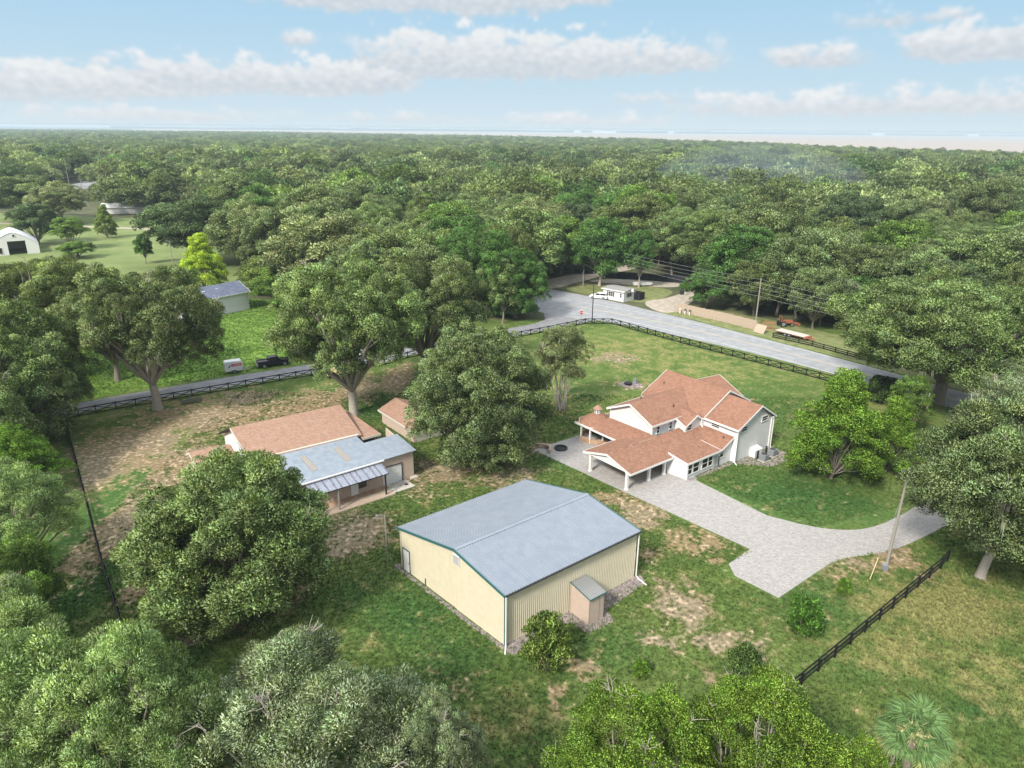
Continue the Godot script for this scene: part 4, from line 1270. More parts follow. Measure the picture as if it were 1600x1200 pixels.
	# things beside the house
	for q in [[5.5, 20.9, "grey air conditioner on the gravel by the end wall of the white house, nearer one"], [5.3, 23.2, "grey air conditioner on the gravel by the end wall of the white house, farther one"]]:
		var ac := thing("air_conditioner", q[2], "air conditioner", guv(q[0], q[1]), GRID_TURN, "air conditioners by the house")
		st = mb()
		box(st, Vector3(0, .06, 0), Vector3(1.15, .12, 1.15))
		obj("pad", st, M.concrete, ac)
		st = mb()
		box(st, Vector3(0, .58, 0), Vector3(.95, .92, .95))
		for i in 9:
			for sd in [-1, 1]:
				box(st, Vector3(sd * .485, .2 + i * .09, 0), Vector3(.02, .025, .9))
				box(st, Vector3(0, .2 + i * .09, sd * .485), Vector3(.9, .025, .02))
		obj("housing", st, M.grey_metal, ac)
		st = mb()
		disc(st, Vector3(0, 1.06, 0), Vector3.UP, .40, .05, 18)
		obj("fan_grille", st, M.dark_metal, ac)
		st = mb()
		box(st, Vector3(-.75, .75, .35), Vector3(.14, 1.1, .3))
		obj("disconnect_box", st, M.dark_metal, ac)
	gravel("gravel along the foot of the white house and round the air conditioners", pv_uv([2.9, 8.3, 3.35, 8.2, 3.5, 17.0, 5.2, 18.4, 7.2, 20.2, 7.4, 23.4, 6.2, 25.6, 3.5, 25.8, 3.5, 17.1, 2.9, 17.0]), 900, 61, .12)
	# fire pit, curved brick seat
	var fp := thing("fire_pit", "round black fire pit on the paved patio", "fire pit", guv(-13.95, 1.5))
	st = mb()
	for k in 20:
		var a := TAU * k / 20
		box(st, Vector3(cos(a) * .86, .12, sin(a) * .86), Vector3(.24, .24, .14), Basis(Vector3.UP, -a + PI / 2))
	obj("ring", st, M.dark_metal, fp)
	st = mb()
	disc(st, Vector3(0, .05, 0), Vector3.UP, .8, .06, 20)
	obj("ash_bed", st, M.black_paint, fp)
	var seat := thing("brick_seat", "low curved seat of pale bricks at the patio corner", "seat", guv(-15.0, -.3), GRID_TURN)
	for row in 2:
		for k in 8:
			var a := -1.0 + k * .30 + row * .1
			st = mb()
			box(st, Vector3(sin(a) * 1.25, .17 + row * .28, -cos(a) * 1.25 + .9), Vector3(.35, .26, .3), Basis(Vector3.UP, -a))
			obj("brick", st, M.brick_clay, seat)
	for q in [[-10.9, 6.9, .3], [-9.6, 7.3, 1.2], [-10.0, 6.0, 2.5]]:
		patio_chair(guv(q[0], q[1]), q[2])

func pv_uv(flat: Array) -> PackedVector2Array:
	var r := PackedVector2Array()
	for i in range(0, flat.size(), 2):
		var p := guv(flat[i], flat[i + 1])
		r.append(Vector2(p.x, p.z))
	return r

func patio_chair(at: Vector3, turn: float) -> void:
	var c := thing("patio_chair", "dark chair in the shade of the patio roof", "chair", at, turn, "patio chairs")
	var st := mb()
	box(st, Vector3(0, .42, 0), Vector3(.62, .08, .6))
	obj("seat", st, M.deck_stain, c)
	st = mb()
	slab(st, [Vector3(-.31, .45, .26), Vector3(.31, .45, .26), Vector3(.31, 1.0, .40), Vector3(-.31, 1.0, .40)], Vector3(0, 0, .06))
	obj("backrest", st, M.deck_stain, c)
	for x in [-.27, .27]:
		for z in [-.25, .25]:
			st = mb()
			box(st, Vector3(x, .19, z), Vector3(.05, .38, .05))
			obj("leg", st, M.dark_metal, c)

func gazebo() -> void:
	var t := thing("gazebo", "eight-sided patio gazebo with brown roof and white cupola", "gazebo", guv(-13.55, 8.0), GRID_TURN)
	var R := 2.75
	var e := []
	var i0 := []
	for k in 8:
		var a := TAU * (k + .5) / 8
		e.append(Vector3(cos(a) * R, 2.66, sin(a) * R))
		i0.append(Vector3(cos(a) * .55, 4.0, sin(a) * .55))
	for k in 8:
		roof([e[k], e[(k + 1) % 8], i0[(k + 1) % 8], i0[k]], M.shingle, t, [[0, 1]], .1, null, "roof_panel")
		var st := mb()
		var p: Vector3 = e[k] * Vector3(.86, 0, .86)
		box(st, p + Vector3(0, 1.27, 0), Vector3(.2, 2.54, .2))
		obj("post", st, M.white_trim, t)
		var q: Vector3 = e[(k + 1) % 8] * Vector3(.86, 0, .86)
		if k not in [6, 7, 5]:
			st = mb()
			bar(st, p + Vector3(0, .36, 0), q + Vector3(0, .36, 0), .3, .72)
			obj("brick_parapet", st, M.deck_stain, t)
	# cupola
	var st := mb()
	for k in 8:
		var a := TAU * (k + .5) / 8
		var b := TAU * (k + 1.5) / 8
		slab(st, [Vector3(cos(a) * .52, 3.95, sin(a) * .52), Vector3(cos(b) * .52, 3.95, sin(b) * .52), Vector3(cos(b) * .52, 4.65, sin(b) * .52), Vector3(cos(a) * .52, 4.65, sin(a) * .52)], Vector3(-cos((a + b) / 2) * .05, 0, -sin((a + b) / 2) * .05))
	var cu := obj("cupola", st, M.white_trim, t)
	for k in 8:
		var a := TAU * (k + 1.0) / 8
		var s2 := mb()
		box(s2, Vector3(cos(a) * .485, 4.28, sin(a) * .485), Vector3(.22, .42, .06), Basis(Vector3.UP, -a + PI / 2))
		obj("louvre", s2, M.grey_metal, cu)
	st = mb()
	for k in 8:
		var a := TAU * (k + .5) / 8
		var b := TAU * (k + 1.5) / 8
		tri(st, Vector3(cos(a) * .72, 4.62, sin(a) * .72), Vector3(0, 5.25, 0), Vector3(cos(b) * .72, 4.62, sin(b) * .72))
		tri(st, Vector3(cos(a) * .72, 4.62, sin(a) * .72), Vector3(cos(b) * .72, 4.62, sin(b) * .72), Vector3(0, 4.62, 0))
	obj("cupola_roof", st, M.shingle_tan, t)

# loose stones spread over an outline, one mass
func gravel(label: String, outline: PackedVector2Array, n: int, seed_: int, size: float) -> void:
	var r := RandomNumberGenerator.new()
	r.seed = seed_
	var st := mb()
	var v := [Vector3(-1, 0, -.7), Vector3(1, 0, -.8), Vector3(.8, 0, .9), Vector3(-.9, 0, .7), Vector3(-.3, .8, -.2), Vector3(.4, .65, .2)]
	for f in [[0, 4, 1], [1, 4, 5], [1, 5, 2], [2, 5, 3], [3, 5, 4], [3, 4, 0]]: tri(st, v[f[0]], v[f[1]], v[f[2]])
	var bb := Rect2(outline[0], Vector2.ZERO)
	for p in outline: bb = bb.expand(p)
	var at := []
	var tries := 0
	while at.size() < n and tries < n * 30:
		tries += 1
		var q := Vector2(r.randf_range(bb.position.x, bb.end.x), r.randf_range(bb.position.y, bb.end.y))
		if Geometry2D.is_point_in_polygon(q, outline): at.append(q)
	var mm := MultiMesh.new()
	mm.transform_format = MultiMesh.TRANSFORM_3D
	mm.use_colors = true
	mm.mesh = st.commit()
	mm.instance_count = at.size()
	for i in at.size():
		var s := size * r.randf_range(.5, 1.4)
		mm.set_instance_transform(i, Transform3D(Basis(Vector3.UP, r.randf() * TAU).scaled(Vector3(s, s * .8, s)), Vector3(at[i].x, 0.0, at[i].y)))
		mm.set_instance_color(i, Color(.24, .20, .19).lerp(Color(.16, .14, .14), r.randf()) * r.randf_range(.7, 1.5))
	if not M.has("pebble"):
		mat("pebble", Color(1, 1, 1), .95).vertex_color_use_as_albedo = true
	var bed := mb()
	sheet(bed, outline, .012)
	var b := struct("gravel_bed", bed, M.stone)
	var o := MultiMeshInstance3D.new()
	o.multimesh = mm
	o.material_override = M.pebble
	o.name = numbered("gravel")
	add_child(o, true)
	tag(o, label, "gravel", "", "stuff")

# ---------------------------------------------------------------- the steel building
func steel_building() -> void:
	var base := guv(13.15, -29.2)
	var t := thing("steel_building", "pale yellow steel building with grey ribbed metal roof", "building", base, GRID_TURN)
	var q := func(u: float, v: float, h: float) -> Vector3: return P(u - 13.15, v + 29.2, h)
	var n0: Vector3 = q.call(13.15, -29.2, 0)
	var n1: Vector3 = q.call(13.15, -29.2, 5.35)
	var r0: Vector3 = q.call(13.1, -12.95, 0)
	var r1: Vector3 = q.call(13.1, -12.95, 5.35)
	var l0: Vector3 = q.call(-2.35, -30.4, 0)
	var l1: Vector3 = q.call(-2.35, -30.4, 4.55)
	var b0: Vector3 = q.call(-2.5, -14.2, 0)
	var b1: Vector3 = q.call(-2.5, -14.2, 4.55)
	var f1: Vector3 = q.call(6.55, -29.72, 6.5)
	var k1: Vector3 = q.call(6.4, -13.5, 6.5)
	# walls in ribbed sheets: long side, and the gable end in two slopes
	ribbed("wall_sheet", n0, r0, r1, n1, 18, 4, .03, M.yellow_steel, t)
	var fm: Vector3 = Vector3(f1.x, 0, f1.z)
	ribbed("wall_sheet", fm, n0, n1, f1, 7, 4, .03, M.yellow_steel, t)
	ribbed("wall_sheet", l0, fm, f1, l1, 10, 4, .03, M.yellow_steel, t)
	wall("back_wall", [b0, b1, k1, r1, r0], Vector3(.04, 0, .05), M.yellow_steel, t)
	wall("side_wall", [l0, l1, b1, b0], Vector3(.05, 0, 0), M.yellow_steel, t)
	# roof sheets
	var o := Vector3(0, .06, .25)
	var ob := Vector3(0, .06, -.2)
	var ex := Vector3(.28, -.05, 0)
	ribbed("roof_sheet", n1 + o + ex, r1 + ob + ex, k1 + ob, f1 + o, 18, 3, .075, M.steel_roof, t)
	ribbed("roof_sheet", l1 + o - ex, b1 + ob - ex, k1 + ob - Vector3(.005, 0, 0), f1 + o - Vector3(.005, 0, 0), 18, 3, .06, M.steel_roof, t)
	var st := mb()
	slab(st, [f1 + o + Vector3(-.26, .03, 0), f1 + o + Vector3(0, .085, 0), f1 + o + Vector3(.26, .03, 0), k1 + ob + Vector3(.26, .03, 0), k1 + ob + Vector3(0, .085, 0), k1 + ob + Vector3(-.26, .03, 0)], Vector3(0, -.02, 0))
	obj("ridge_flashing", st, M.steel_roof, t)
	# dark teal rake trim at the gable, corner trim
	for e in [[n1 + ex, f1], [l1 - ex, f1], [r1 + ex, k1], [b1 - ex, k1]]:
		st = mb()
		var dz := Vector3(0, 0, .30 if e[1] == f1 else -.25)
		bar(st, e[0] + dz - Vector3(0, .02, 0), e[1] + dz - Vector3(0, .02, 0), .09, .24)
		obj("rake_trim", st, M.teal_trim, t)
	st = mb()
	bar(st, n0 + Vector3(.03, 0, .03), n1 + Vector3(.03, -.05, .03), .16, .16)
	obj("corner_trim", st, M.teal_trim, t)
	st = mb()
	bar(st, l0 + Vector3(-.02, 0, .03), l1 + Vector3(-.02, -.05, .03), .14, .14)
	obj("corner_trim", st, M.yellow_steel, t)
	# gutter and its two pipes
	st = mb()
	bar(st, n1 + Vector3(.33, -.06, .22), r1 + Vector3(.33, -.06, -.18), .14, .13)
	obj("gutter", st, M.dark_metal, t)
	gutter_pipe(t, n1 + Vector3(.24, -.1, .12), n0 + Vector3(.24, 0, .12), Vector3(.75, .06, .65), M.white_trim)
	gutter_pipe(t, r1 + Vector3(.22, -.1, -.05), r0 + Vector3(.22, 0, -.05), Vector3(1.5, .06, .1), M.white_trim)
	# door with dark frame at the left end of the gable
	var dir: Vector3 = (n0 - l0).normalized()
	var out := Vector3(dir.z, 0, -dir.x)
	if out.z < 0: out = -out
	var dc: Vector3 = l0 + dir * .85 + Vector3(0, 1.22, 0) + out * .05
	var db := Basis(dir, Vector3.UP, out)
	st = mb()
	for s in [-1, 1]: box(st, dc + dir * s * .56, Vector3(.1, 2.5, .1), db)
	box(st, dc + Vector3(0, 1.28, 0), Vector3(1.22, .1, .1), db)
	obj("door_frame", st, M.teal_trim, t)
	st = mb()
	box(st, dc, Vector3(1.0, 2.38, .06), db)
	var door := obj("door", st, M.white_paint, t)
	st = mb()
	box(st, dc + dir * .38 - Vector3(0, .1, 0) + out * .06, Vector3(.14, .05, .07), db)
	obj("handle", st, M.grey_metal, door)
	# vent under the ridge
	var vc: Vector3 = f1 + dir * .15 - Vector3(0, 1.05, 0) + out * .1
	st = mb()
	box(st, vc, Vector3(.95, .95, .14), db)
	var vent := obj("vent", st, M.white_trim, t)
	for i in 6:
		st = mb()
		box(st, vc + Vector3(0, -.36 + i * .145, 0) + out * .08, Vector3(.8, .07, .04), db)
		obj("louvre", st, M.grey_metal, vent)
	# tap
	st = mb()
	tube(st, [l0 + dir * 4.0 + out * .08, l0 + dir * 4.0 + out * .08 + Vector3(0, .8, 0)], [.04, .04], 6)
	obj("tap_pipe", st, M.dark_metal, t)
	# pink annex under a glazed lid
	var an := thing("annex", "pinkish lean-to closet with dark-trimmed lid against the long yellow wall", "closet", guv(13.2, -21.7), GRID_TURN)
	wall("wall", [P(2.5, 0, 0), P(2.5, 0, 2.78), P(2.5, 1.85, 2.78), P(2.5, 1.85, 0)], P(-.08, 0, 0), M.pink_wall, an)
	wall("wall", [P(.06, 0, 0), P(.06, 0, 3.22), P(2.5, 0, 2.78), P(2.5, 0, 0)], P(0, .08, 0), M.pink_wall, an)
	wall("wall", [P(.06, 1.85, 0), P(.06, 1.85, 3.22), P(2.5, 1.85, 2.78), P(2.5, 1.85, 0)], P(0, -.08, 0), M.pink_wall, an)
	st = mb()
	for e in [[P(.0, -.09, 3.29), P(2.65, -.09, 2.81)], [P(2.63, -.1, 2.815), P(2.63, 1.95, 2.815)]]: bar(st, e[0], e[1], .06, .10)
	obj("lid_trim", st, M.teal_trim, an)
	st = mb()
	for e in [[P(0, 1.93, 3.3), P(2.6, 1.93, 2.83)], [P(.07, -.05, 3.29), P(.07, 1.95, 3.29)], [P(.12, .95, 3.282), P(2.58, .95, 2.847)]]: bar(st, e[0], e[1], .05, .05)
	obj("lid_frame", st, M.grey_metal, an)
	st = mb()
	slab(st, [P(.12, -.03, 3.27), P(2.58, -.03, 2.835), P(2.58, 1.88, 2.835), P(.12, 1.88, 3.27)], P(0, 0, -.04))
	obj("lid", st, mat("smoked_lid", Color(.20, .205, .20), .25), an)
	st = mb()
	bar(st, P(2.505, 1.2, .1), P(2.505, 1.2, 2.7), .05, .05)
	obj("door_seam", st, M.pole_wood, an)
	gravel("grey pebbles along the long yellow wall and round the pink annex", pv_uv([13.2, -29.6, 14.5, -29.5, 14.3, -22.6, 16.4, -22.4, 16.6, -19.4, 15.0, -18.9, 14.4, -12.6, 13.2, -12.2]), 1500, 62, .14)
	gravel("stones under the foot of the yellow gable wall", pv_uv([-3.2, -31.0, 2, -30.6, 6.4, -30.3, 13.2, -29.65, 13.2, -29.35, 6.4, -29.95, -2.4, -30.6, -3.0, -29.2]), 420, 63, .12)

# ---------------------------------------------------------------- workshop on the left
func workshop() -> void:
	var t := thing("workshop", "tan workshop with brown shingle gable and old metal lean-to roof", "building", guv(-18.9, -19.3), GRID_TURN)
	var q := func(u: float, v: float, h: float) -> Vector3: return P(u + 18.9, v + 19.3, h)
	var p: StandardMaterial3D = M.pink_wall
	# main gable
	wall("gable_wall", [q.call(-38.0, -36.6, 0), q.call(-38.0, -36.6, 3.9), q.call(-32.9, -36.6, 6.35), q.call(-26.4, -36.6, 4.3), q.call(-26.4, -36.6, 0)], P(0, .2, 0), M.siding, t)
	wall("gable_wall", [q.call(-38.0, -23.0, 0), q.call(-38.0, -23.0, 3.9), q.call(-32.5, -23.0, 6.35), q.call(-26.0, -23.0, 4.3), q.call(-26.0, -23.0, 0)], P(0, -.2, 0), p, t)
	wall("wall", [q.call(-37.9, -36.4, 0), q.call(-37.9, -36.4, 3.9), q.call(-37.9, -23.2, 3.9), q.call(-37.9, -23.2, 0)], P(.2, 0, 0), p, t)
	roof([q.call(-26.1, -37.1, 4.62), q.call(-33.0, -37.1, 6.6), q.call(-32.2, -22.6, 6.6), q.call(-25.4, -23.0, 4.62)], M.shingle_tan, t, [[0, 1]], .16, M.cream_wall)
	roof([q.call(-38.6, -37.1, 3.9), q.call(-33.0, -37.1, 6.6), q.call(-32.2, -22.6, 6.6), q.call(-38.4, -22.6, 3.9)], M.shingle_tan, t, [[0, 1]], .16, M.black_paint)
	# lower gable beyond
	roof([q.call(-25.1, -23.1, 4.18), q.call(-31.2, -23.1, 5.15), q.call(-31.2, -21.3, 5.15), q.call(-25.1, -20.4, 4.18)], M.shingle_tan, t, [[0, 3]], .14, M.cream_wall)
	roof([q.call(-37.0, -23.1, 4.1), q.call(-31.2, -23.1, 5.15), q.call(-31.2, -21.3, 5.15), q.call(-37.0, -20.4, 4.1)], M.shingle_tan, t, [], .14)
	wall("wall", [q.call(-36.6, -20.9, 0), q.call(-36.6, -20.9, 3.95), q.call(-31.2, -20.9, 4.8), q.call(-25.7, -20.9, 3.95), q.call(-25.7, -20.9, 0)], P(0, -.15, 0), p, t)
	# small extension towards the left, with pale end wall
	wall("wall", [q.call(-37.2, -41.2, 0), q.call(-37.2, -41.2, 2.5), q.call(-36.2, -41.2, 3.15), q.call(-32.2, -41.2, 2.0), q.call(-32.2, -41.2, 0)], P(0, .18, 0), M.cream_wall, t)
	roof([q.call(-31.6, -41.6, 1.95), q.call(-36.3, -41.6, 3.25), q.call(-35.7, -36.7, 3.25), q.call(-31.6, -36.7, 1.95)], M.shingle_tan, t, [[0, 1]], .12, M.cream_wall)
	roof([q.call(-37.7, -41.6, 2.5), q.call(-36.3, -41.6, 3.25), q.call(-35.7, -36.7, 3.25), q.call(-37.7, -36.7, 2.5)], M.shingle_tan, t, [[0, 1]], .12, M.cream_wall)
	# lean-to with the garage: walls
	ribbed("wall_sheet", q.call(-19.0, -34.4, 0), q.call(-18.9, -23.75, 0), q.call(-18.9, -23.75, 3.75), q.call(-19.0, -34.4, 3.75), 11, 2, .03, p, t)
	wall("wall", [q.call(-18.9, -23.74, 0), q.call(-18.9, -23.74, 3.78), q.call(-18.9, -19.25, 3.78), q.call(-18.9, -19.25, 0), q.call(-18.9, -20.95, 0), q.call(-18.9, -20.95, 2.5), q.call(-18.9, -23.6, 2.5), q.call(-18.9, -23.6, 0)], P(-.2, 0, 0), p, t)
	wall("wall", [q.call(-19.1, -19.25, 0), q.call(-19.1, -19.25, 3.8), q.call(-25.6, -19.25, 4.5), q.call(-25.6, -19.25, 0)], P(0, -.2, 0), p, t)
	wall("wall", [q.call(-19.1, -34.4, 0), q.call(-19.1, -34.4, 3.7), q.call(-26.2, -34.4, 4.4), q.call(-26.2, -34.4, 0)], P(0, .2, 0), p, t)
	# roof sheets: one lean-to in two heights
	ribbed("roof_sheet", q.call(-18.55, -34.7, 3.84), q.call(-18.55, -23.7, 3.84), q.call(-25.7, -23.7, 4.60), q.call(-26.3, -34.7, 4.60), 12, 3, .035, M.old_steel, t)
	ribbed("roof_sheet", q.call(-18.55, -23.7, 3.83), q.call(-18.55, -18.95, 3.83), q.call(-23.4, -18.95, 4.36), q.call(-23.4, -23.7, 4.36), 6, 3, .035, M.old_steel, t)
	var st := mb()
	bar(st, q.call(-26.3, -34.8, 4.68), q.call(-25.6, -23.4, 4.68), .3, .08)
	obj("flashing", st, M.cream_wall, t)
	st = mb()
	bar(st, q.call(-18.42, -34.8, 3.80), q.call(-18.42, -23.6, 3.80), .16, .14)
	obj("gutter", st, M.white_trim, t)
	# two worn skylight sheets
	for v in [-31.9, -27.6]:
		st = mb()
		slab(st, [q.call(-20.4, v, 4.075), q.call(-20.4, v + .75, 4.075), q.call(-24.0, v + .70, 4.49), q.call(-24.0, v, 4.49)], P(0, 0, -.03))
		obj("skylight_sheet", st, M.rust, t)
	# porch roof of streaky sheets on dark posts
	var a: Vector3 = q.call(-16.55, -33.6, 2.96)
	var b: Vector3 = q.call(-16.55, -23.9, 2.96)
	var c: Vector3 = q.call(-18.85, -23.9, 3.66)
	var d: Vector3 = q.call(-18.85, -33.6, 3.66)
	ribbed("porch_sheet", a, b, c, d, 42, 1, .04, M.worn_steel, t, .03, [M.worn_steel, M.streak_steel, M.old_steel, M.worn_steel, M.streak_steel, M.worn_steel, M.old_steel, M.old_steel, M.streak_steel, M.worn_steel, M.old_steel])
	for v in [-33.3, -30.5, -24.4]:
		st = mb()
		bar(st, q.call(-16.75, v, 0), q.call(-16.75, v, 2.9), .17, .17)
		obj("porch_post", st, M.dark_metal if v > -26 else M.pole_wood, t)
	st = mb()
	bar(st, q.call(-16.75, -33.6, 2.83), q.call(-16.75, -23.9, 2.83), .1, .16)
	obj("porch_beam", st, M.dark_metal, t)
	# deck planks, weathered and red
	for i in 9:
		st = mb()
		box(st, q.call(-18.72 + i * .29, -28.6 - (.15 if i > 6 else 0.0), .07), Vector3(.28, .14, 10.4 + (i % 3) * .15))
		obj("deck_plank", st, M.deck_stain if i < 3 else M.wood_fence, t)
	# garage door of four sections, apron, door, window
	var gd := mb()
	box(gd, q.call(-18.98, -22.28, 1.25), Vector3(.05, 2.5, 2.66))
	var gdo := obj("garage_door", gd, M.white_paint, t)
	for i in 4:
		st = mb()
		box(st, q.call(-18.94, -22.28, .33 + i * .62), Vector3(.05, .58, 2.6))
		obj("door_section", st, M.white_paint, gdo)
	st = mb()
	bar(st, q.call(-18.86, -20.92, 0), q.call(-18.86, -20.92, 2.6), .08, .1)
	bar(st, q.call(-18.86, -23.63, 2.55), q.call(-18.86, -20.88, 2.55), .08, .1)
	obj("door_frame", st, M.dark_metal, t)
	st = mb()
	box(st, q.call(-17.7, -22.1, .05), Vector3(2.2, .1, 3.3))
	obj("apron", st, M.concrete, t)
	st = mb()
	box(st, q.call(-17.55, -21.15, .115), Vector3(.45, .03, .4))
	obj("mat", st, M.dark_metal, t)
	window(t, q.call(-18.9, -26.4, 1.5), .8, 1.15, Vector3.RIGHT, [2, 2], M.dark_metal)
	st = mb()
	box(st, q.call(-18.88, -27.5, 1.15), Vector3(.06, 2.2, .95))
	obj("door", st, M.white_trim, t)
	st = mb()
	box(st, q.call(-18.8, -19.35, .1), Vector3(.8, .2, .9))
	obj("doorstep", st, M.concrete, t)

func small_shed() -> void:
	var t := thing("garden_shed", "small tan shed with brown shingle roof behind the metal-roofed workshop", "shed", guv(-37.2, -13.9), GRID_TURN)
	wall("wall", [P(0, 0, 0), P(0, 0, 2.1), P(9.3, 0, 2.1), P(9.3, 0, 0)], P(0, .15, 0), M.pink_wall, t)
	wall("wall", [P(9.3, .16, 0), P(9.3, .16, 2.1), P(9.3, 2.6, 3.15), P(9.3, 5.2, 2.1), P(9.3, 5.2, 0)], P(-.15, 0, 0), M.cream_wall, t)
	wall("wall", [P(0, .16, 0), P(0, .16, 2.1), P(0, 2.6, 3.15), P(0, 5.2, 2.1), P(0, 5.2, 0)], P(.15, 0, 0), M.pink_wall, t)
	wall("wall", [P(.15, 5.2, 0), P(.15, 5.2, 2.1), P(9.1, 5.2, 2.1), P(9.1, 5.2, 0)], P(0, -.15, 0), M.pink_wall, t)
	roof([P(-.35, -.45, 2.12), P(9.7, -.45, 2.12), P(9.7, 2.6, 3.4), P(-.35, 2.6, 3.4)], M.shingle_tan, t, [[0, 1]], .14, M.cream_wall)
	roof([P(-.35, 5.65, 2.12), P(9.7, 5.65, 2.12), P(9.7, 2.6, 3.4), P(-.35, 2.6, 3.4)], M.shingle_tan, t, [], .14, M.cream_wall)

# ---------------------------------------------------------------- fences
func cross_fence(label: String, pts: Array, bay: float, h: float) -> void:
	var line := pv(pts)
	var t := thing("cross_fence", label, "fence", Vector3(line[0].x, 0, line[0].y))
	var org := Vector3(line[0].x, 0, line[0].y)
	var st := mb()
	box(st, Vector3(0, (h + .1) / 2 - .1, 0), Vector3(.15, h + .25, .15))
	box(st, Vector3(0, h + .06, 0), Vector3(.19, .05, .19))
	var post := st.commit()
	st = mb()
	box(st, Vector3(.5, 0, 0), Vector3(1, .15, .06))
	var rail := st.commit()
	st = mb()
	box(st, Vector3(.5, 0, 0), Vector3(1, .11, .05))
	var brace := st.commit()
	for i in line.size() - 1:
		var a := Vector3(line[i].x, 0, line[i].y)
		var b := Vector3(line[i + 1].x, 0, line[i + 1].y)
		var n := maxi(1, roundi(a.distance_to(b) / bay))
		var f := (b - a).normalized()
		var turn := Basis(f, Vector3.UP, f.cross(Vector3.UP))
		for k in n:
			var p := a.lerp(b, float(k) / n) - org
			var q := a.lerp(b, float(k + 1) / n) - org
			put("post", post, M.black_paint, t).transform = Transform3D(turn, p)
			if i == line.size() - 2 and k == n - 1: put("post", post, M.black_paint, t).transform = Transform3D(turn, q)
			for y in [.14, h - .06]: put("rail", rail, M.black_paint, t).transform = Transform3D(Basis(q - p, Vector3.UP, turn.z), p + Vector3(0, y, 0))
			for s in [0, 1]:
				var lo := p + Vector3(0, .2 if s == 0 else h - .14, 0)
				var hi := q + Vector3(0, h - .14 if s == 0 else .2, 0)
				var d := hi - lo
				put("brace", brace, M.black_paint, t).transform = Transform3D(Basis(d, f.cross(Vector3.UP).cross(d.normalized()), turn.z), lo + turn.z * (.028 if s else -.028))

func board_fence(label: String, pts: Array, bay: float, h: float, rails: int) -> void:
	var line := pv(pts)
	var org := Vector3(line[0].x, 0, line[0].y)
	var t := thing("board_fence", label, "fence", org)
	var st := mb()
	box(st, Vector3(0, h / 2 - .1, 0), Vector3(.16, h + .2, .16))
	var post := st.commit()
	st = mb()
	box(st, Vector3(.5, 0, 0), Vector3(1, .19, .05))
	var rail := st.commit()
	for i in line.size() - 1:
		var a := Vector3(line[i].x, 0, line[i].y)
		var b := Vector3(line[i + 1].x, 0, line[i + 1].y)
		var n := maxi(1, roundi(a.distance_to(b) / bay))
		var f := (b - a).normalized()
		var turn := Basis(f, Vector3.UP, f.cross(Vector3.UP))
		for k in n + 1:
			var p := a.lerp(b, float(k) / n) - org
			put("post", post, M.black_paint, t).transform = Transform3D(turn, p)
			if k == n: break
			var q := a.lerp(b, float(k + 1) / n) - org
			for r in rails: put("rail", rail, M.black_paint, t).transform = Transform3D(Basis(q - p, Vector3.UP, turn.z), p + Vector3(0, h - .12 - r * (h - .3) / (rails - 1.0), 0) + turn.z * .1)

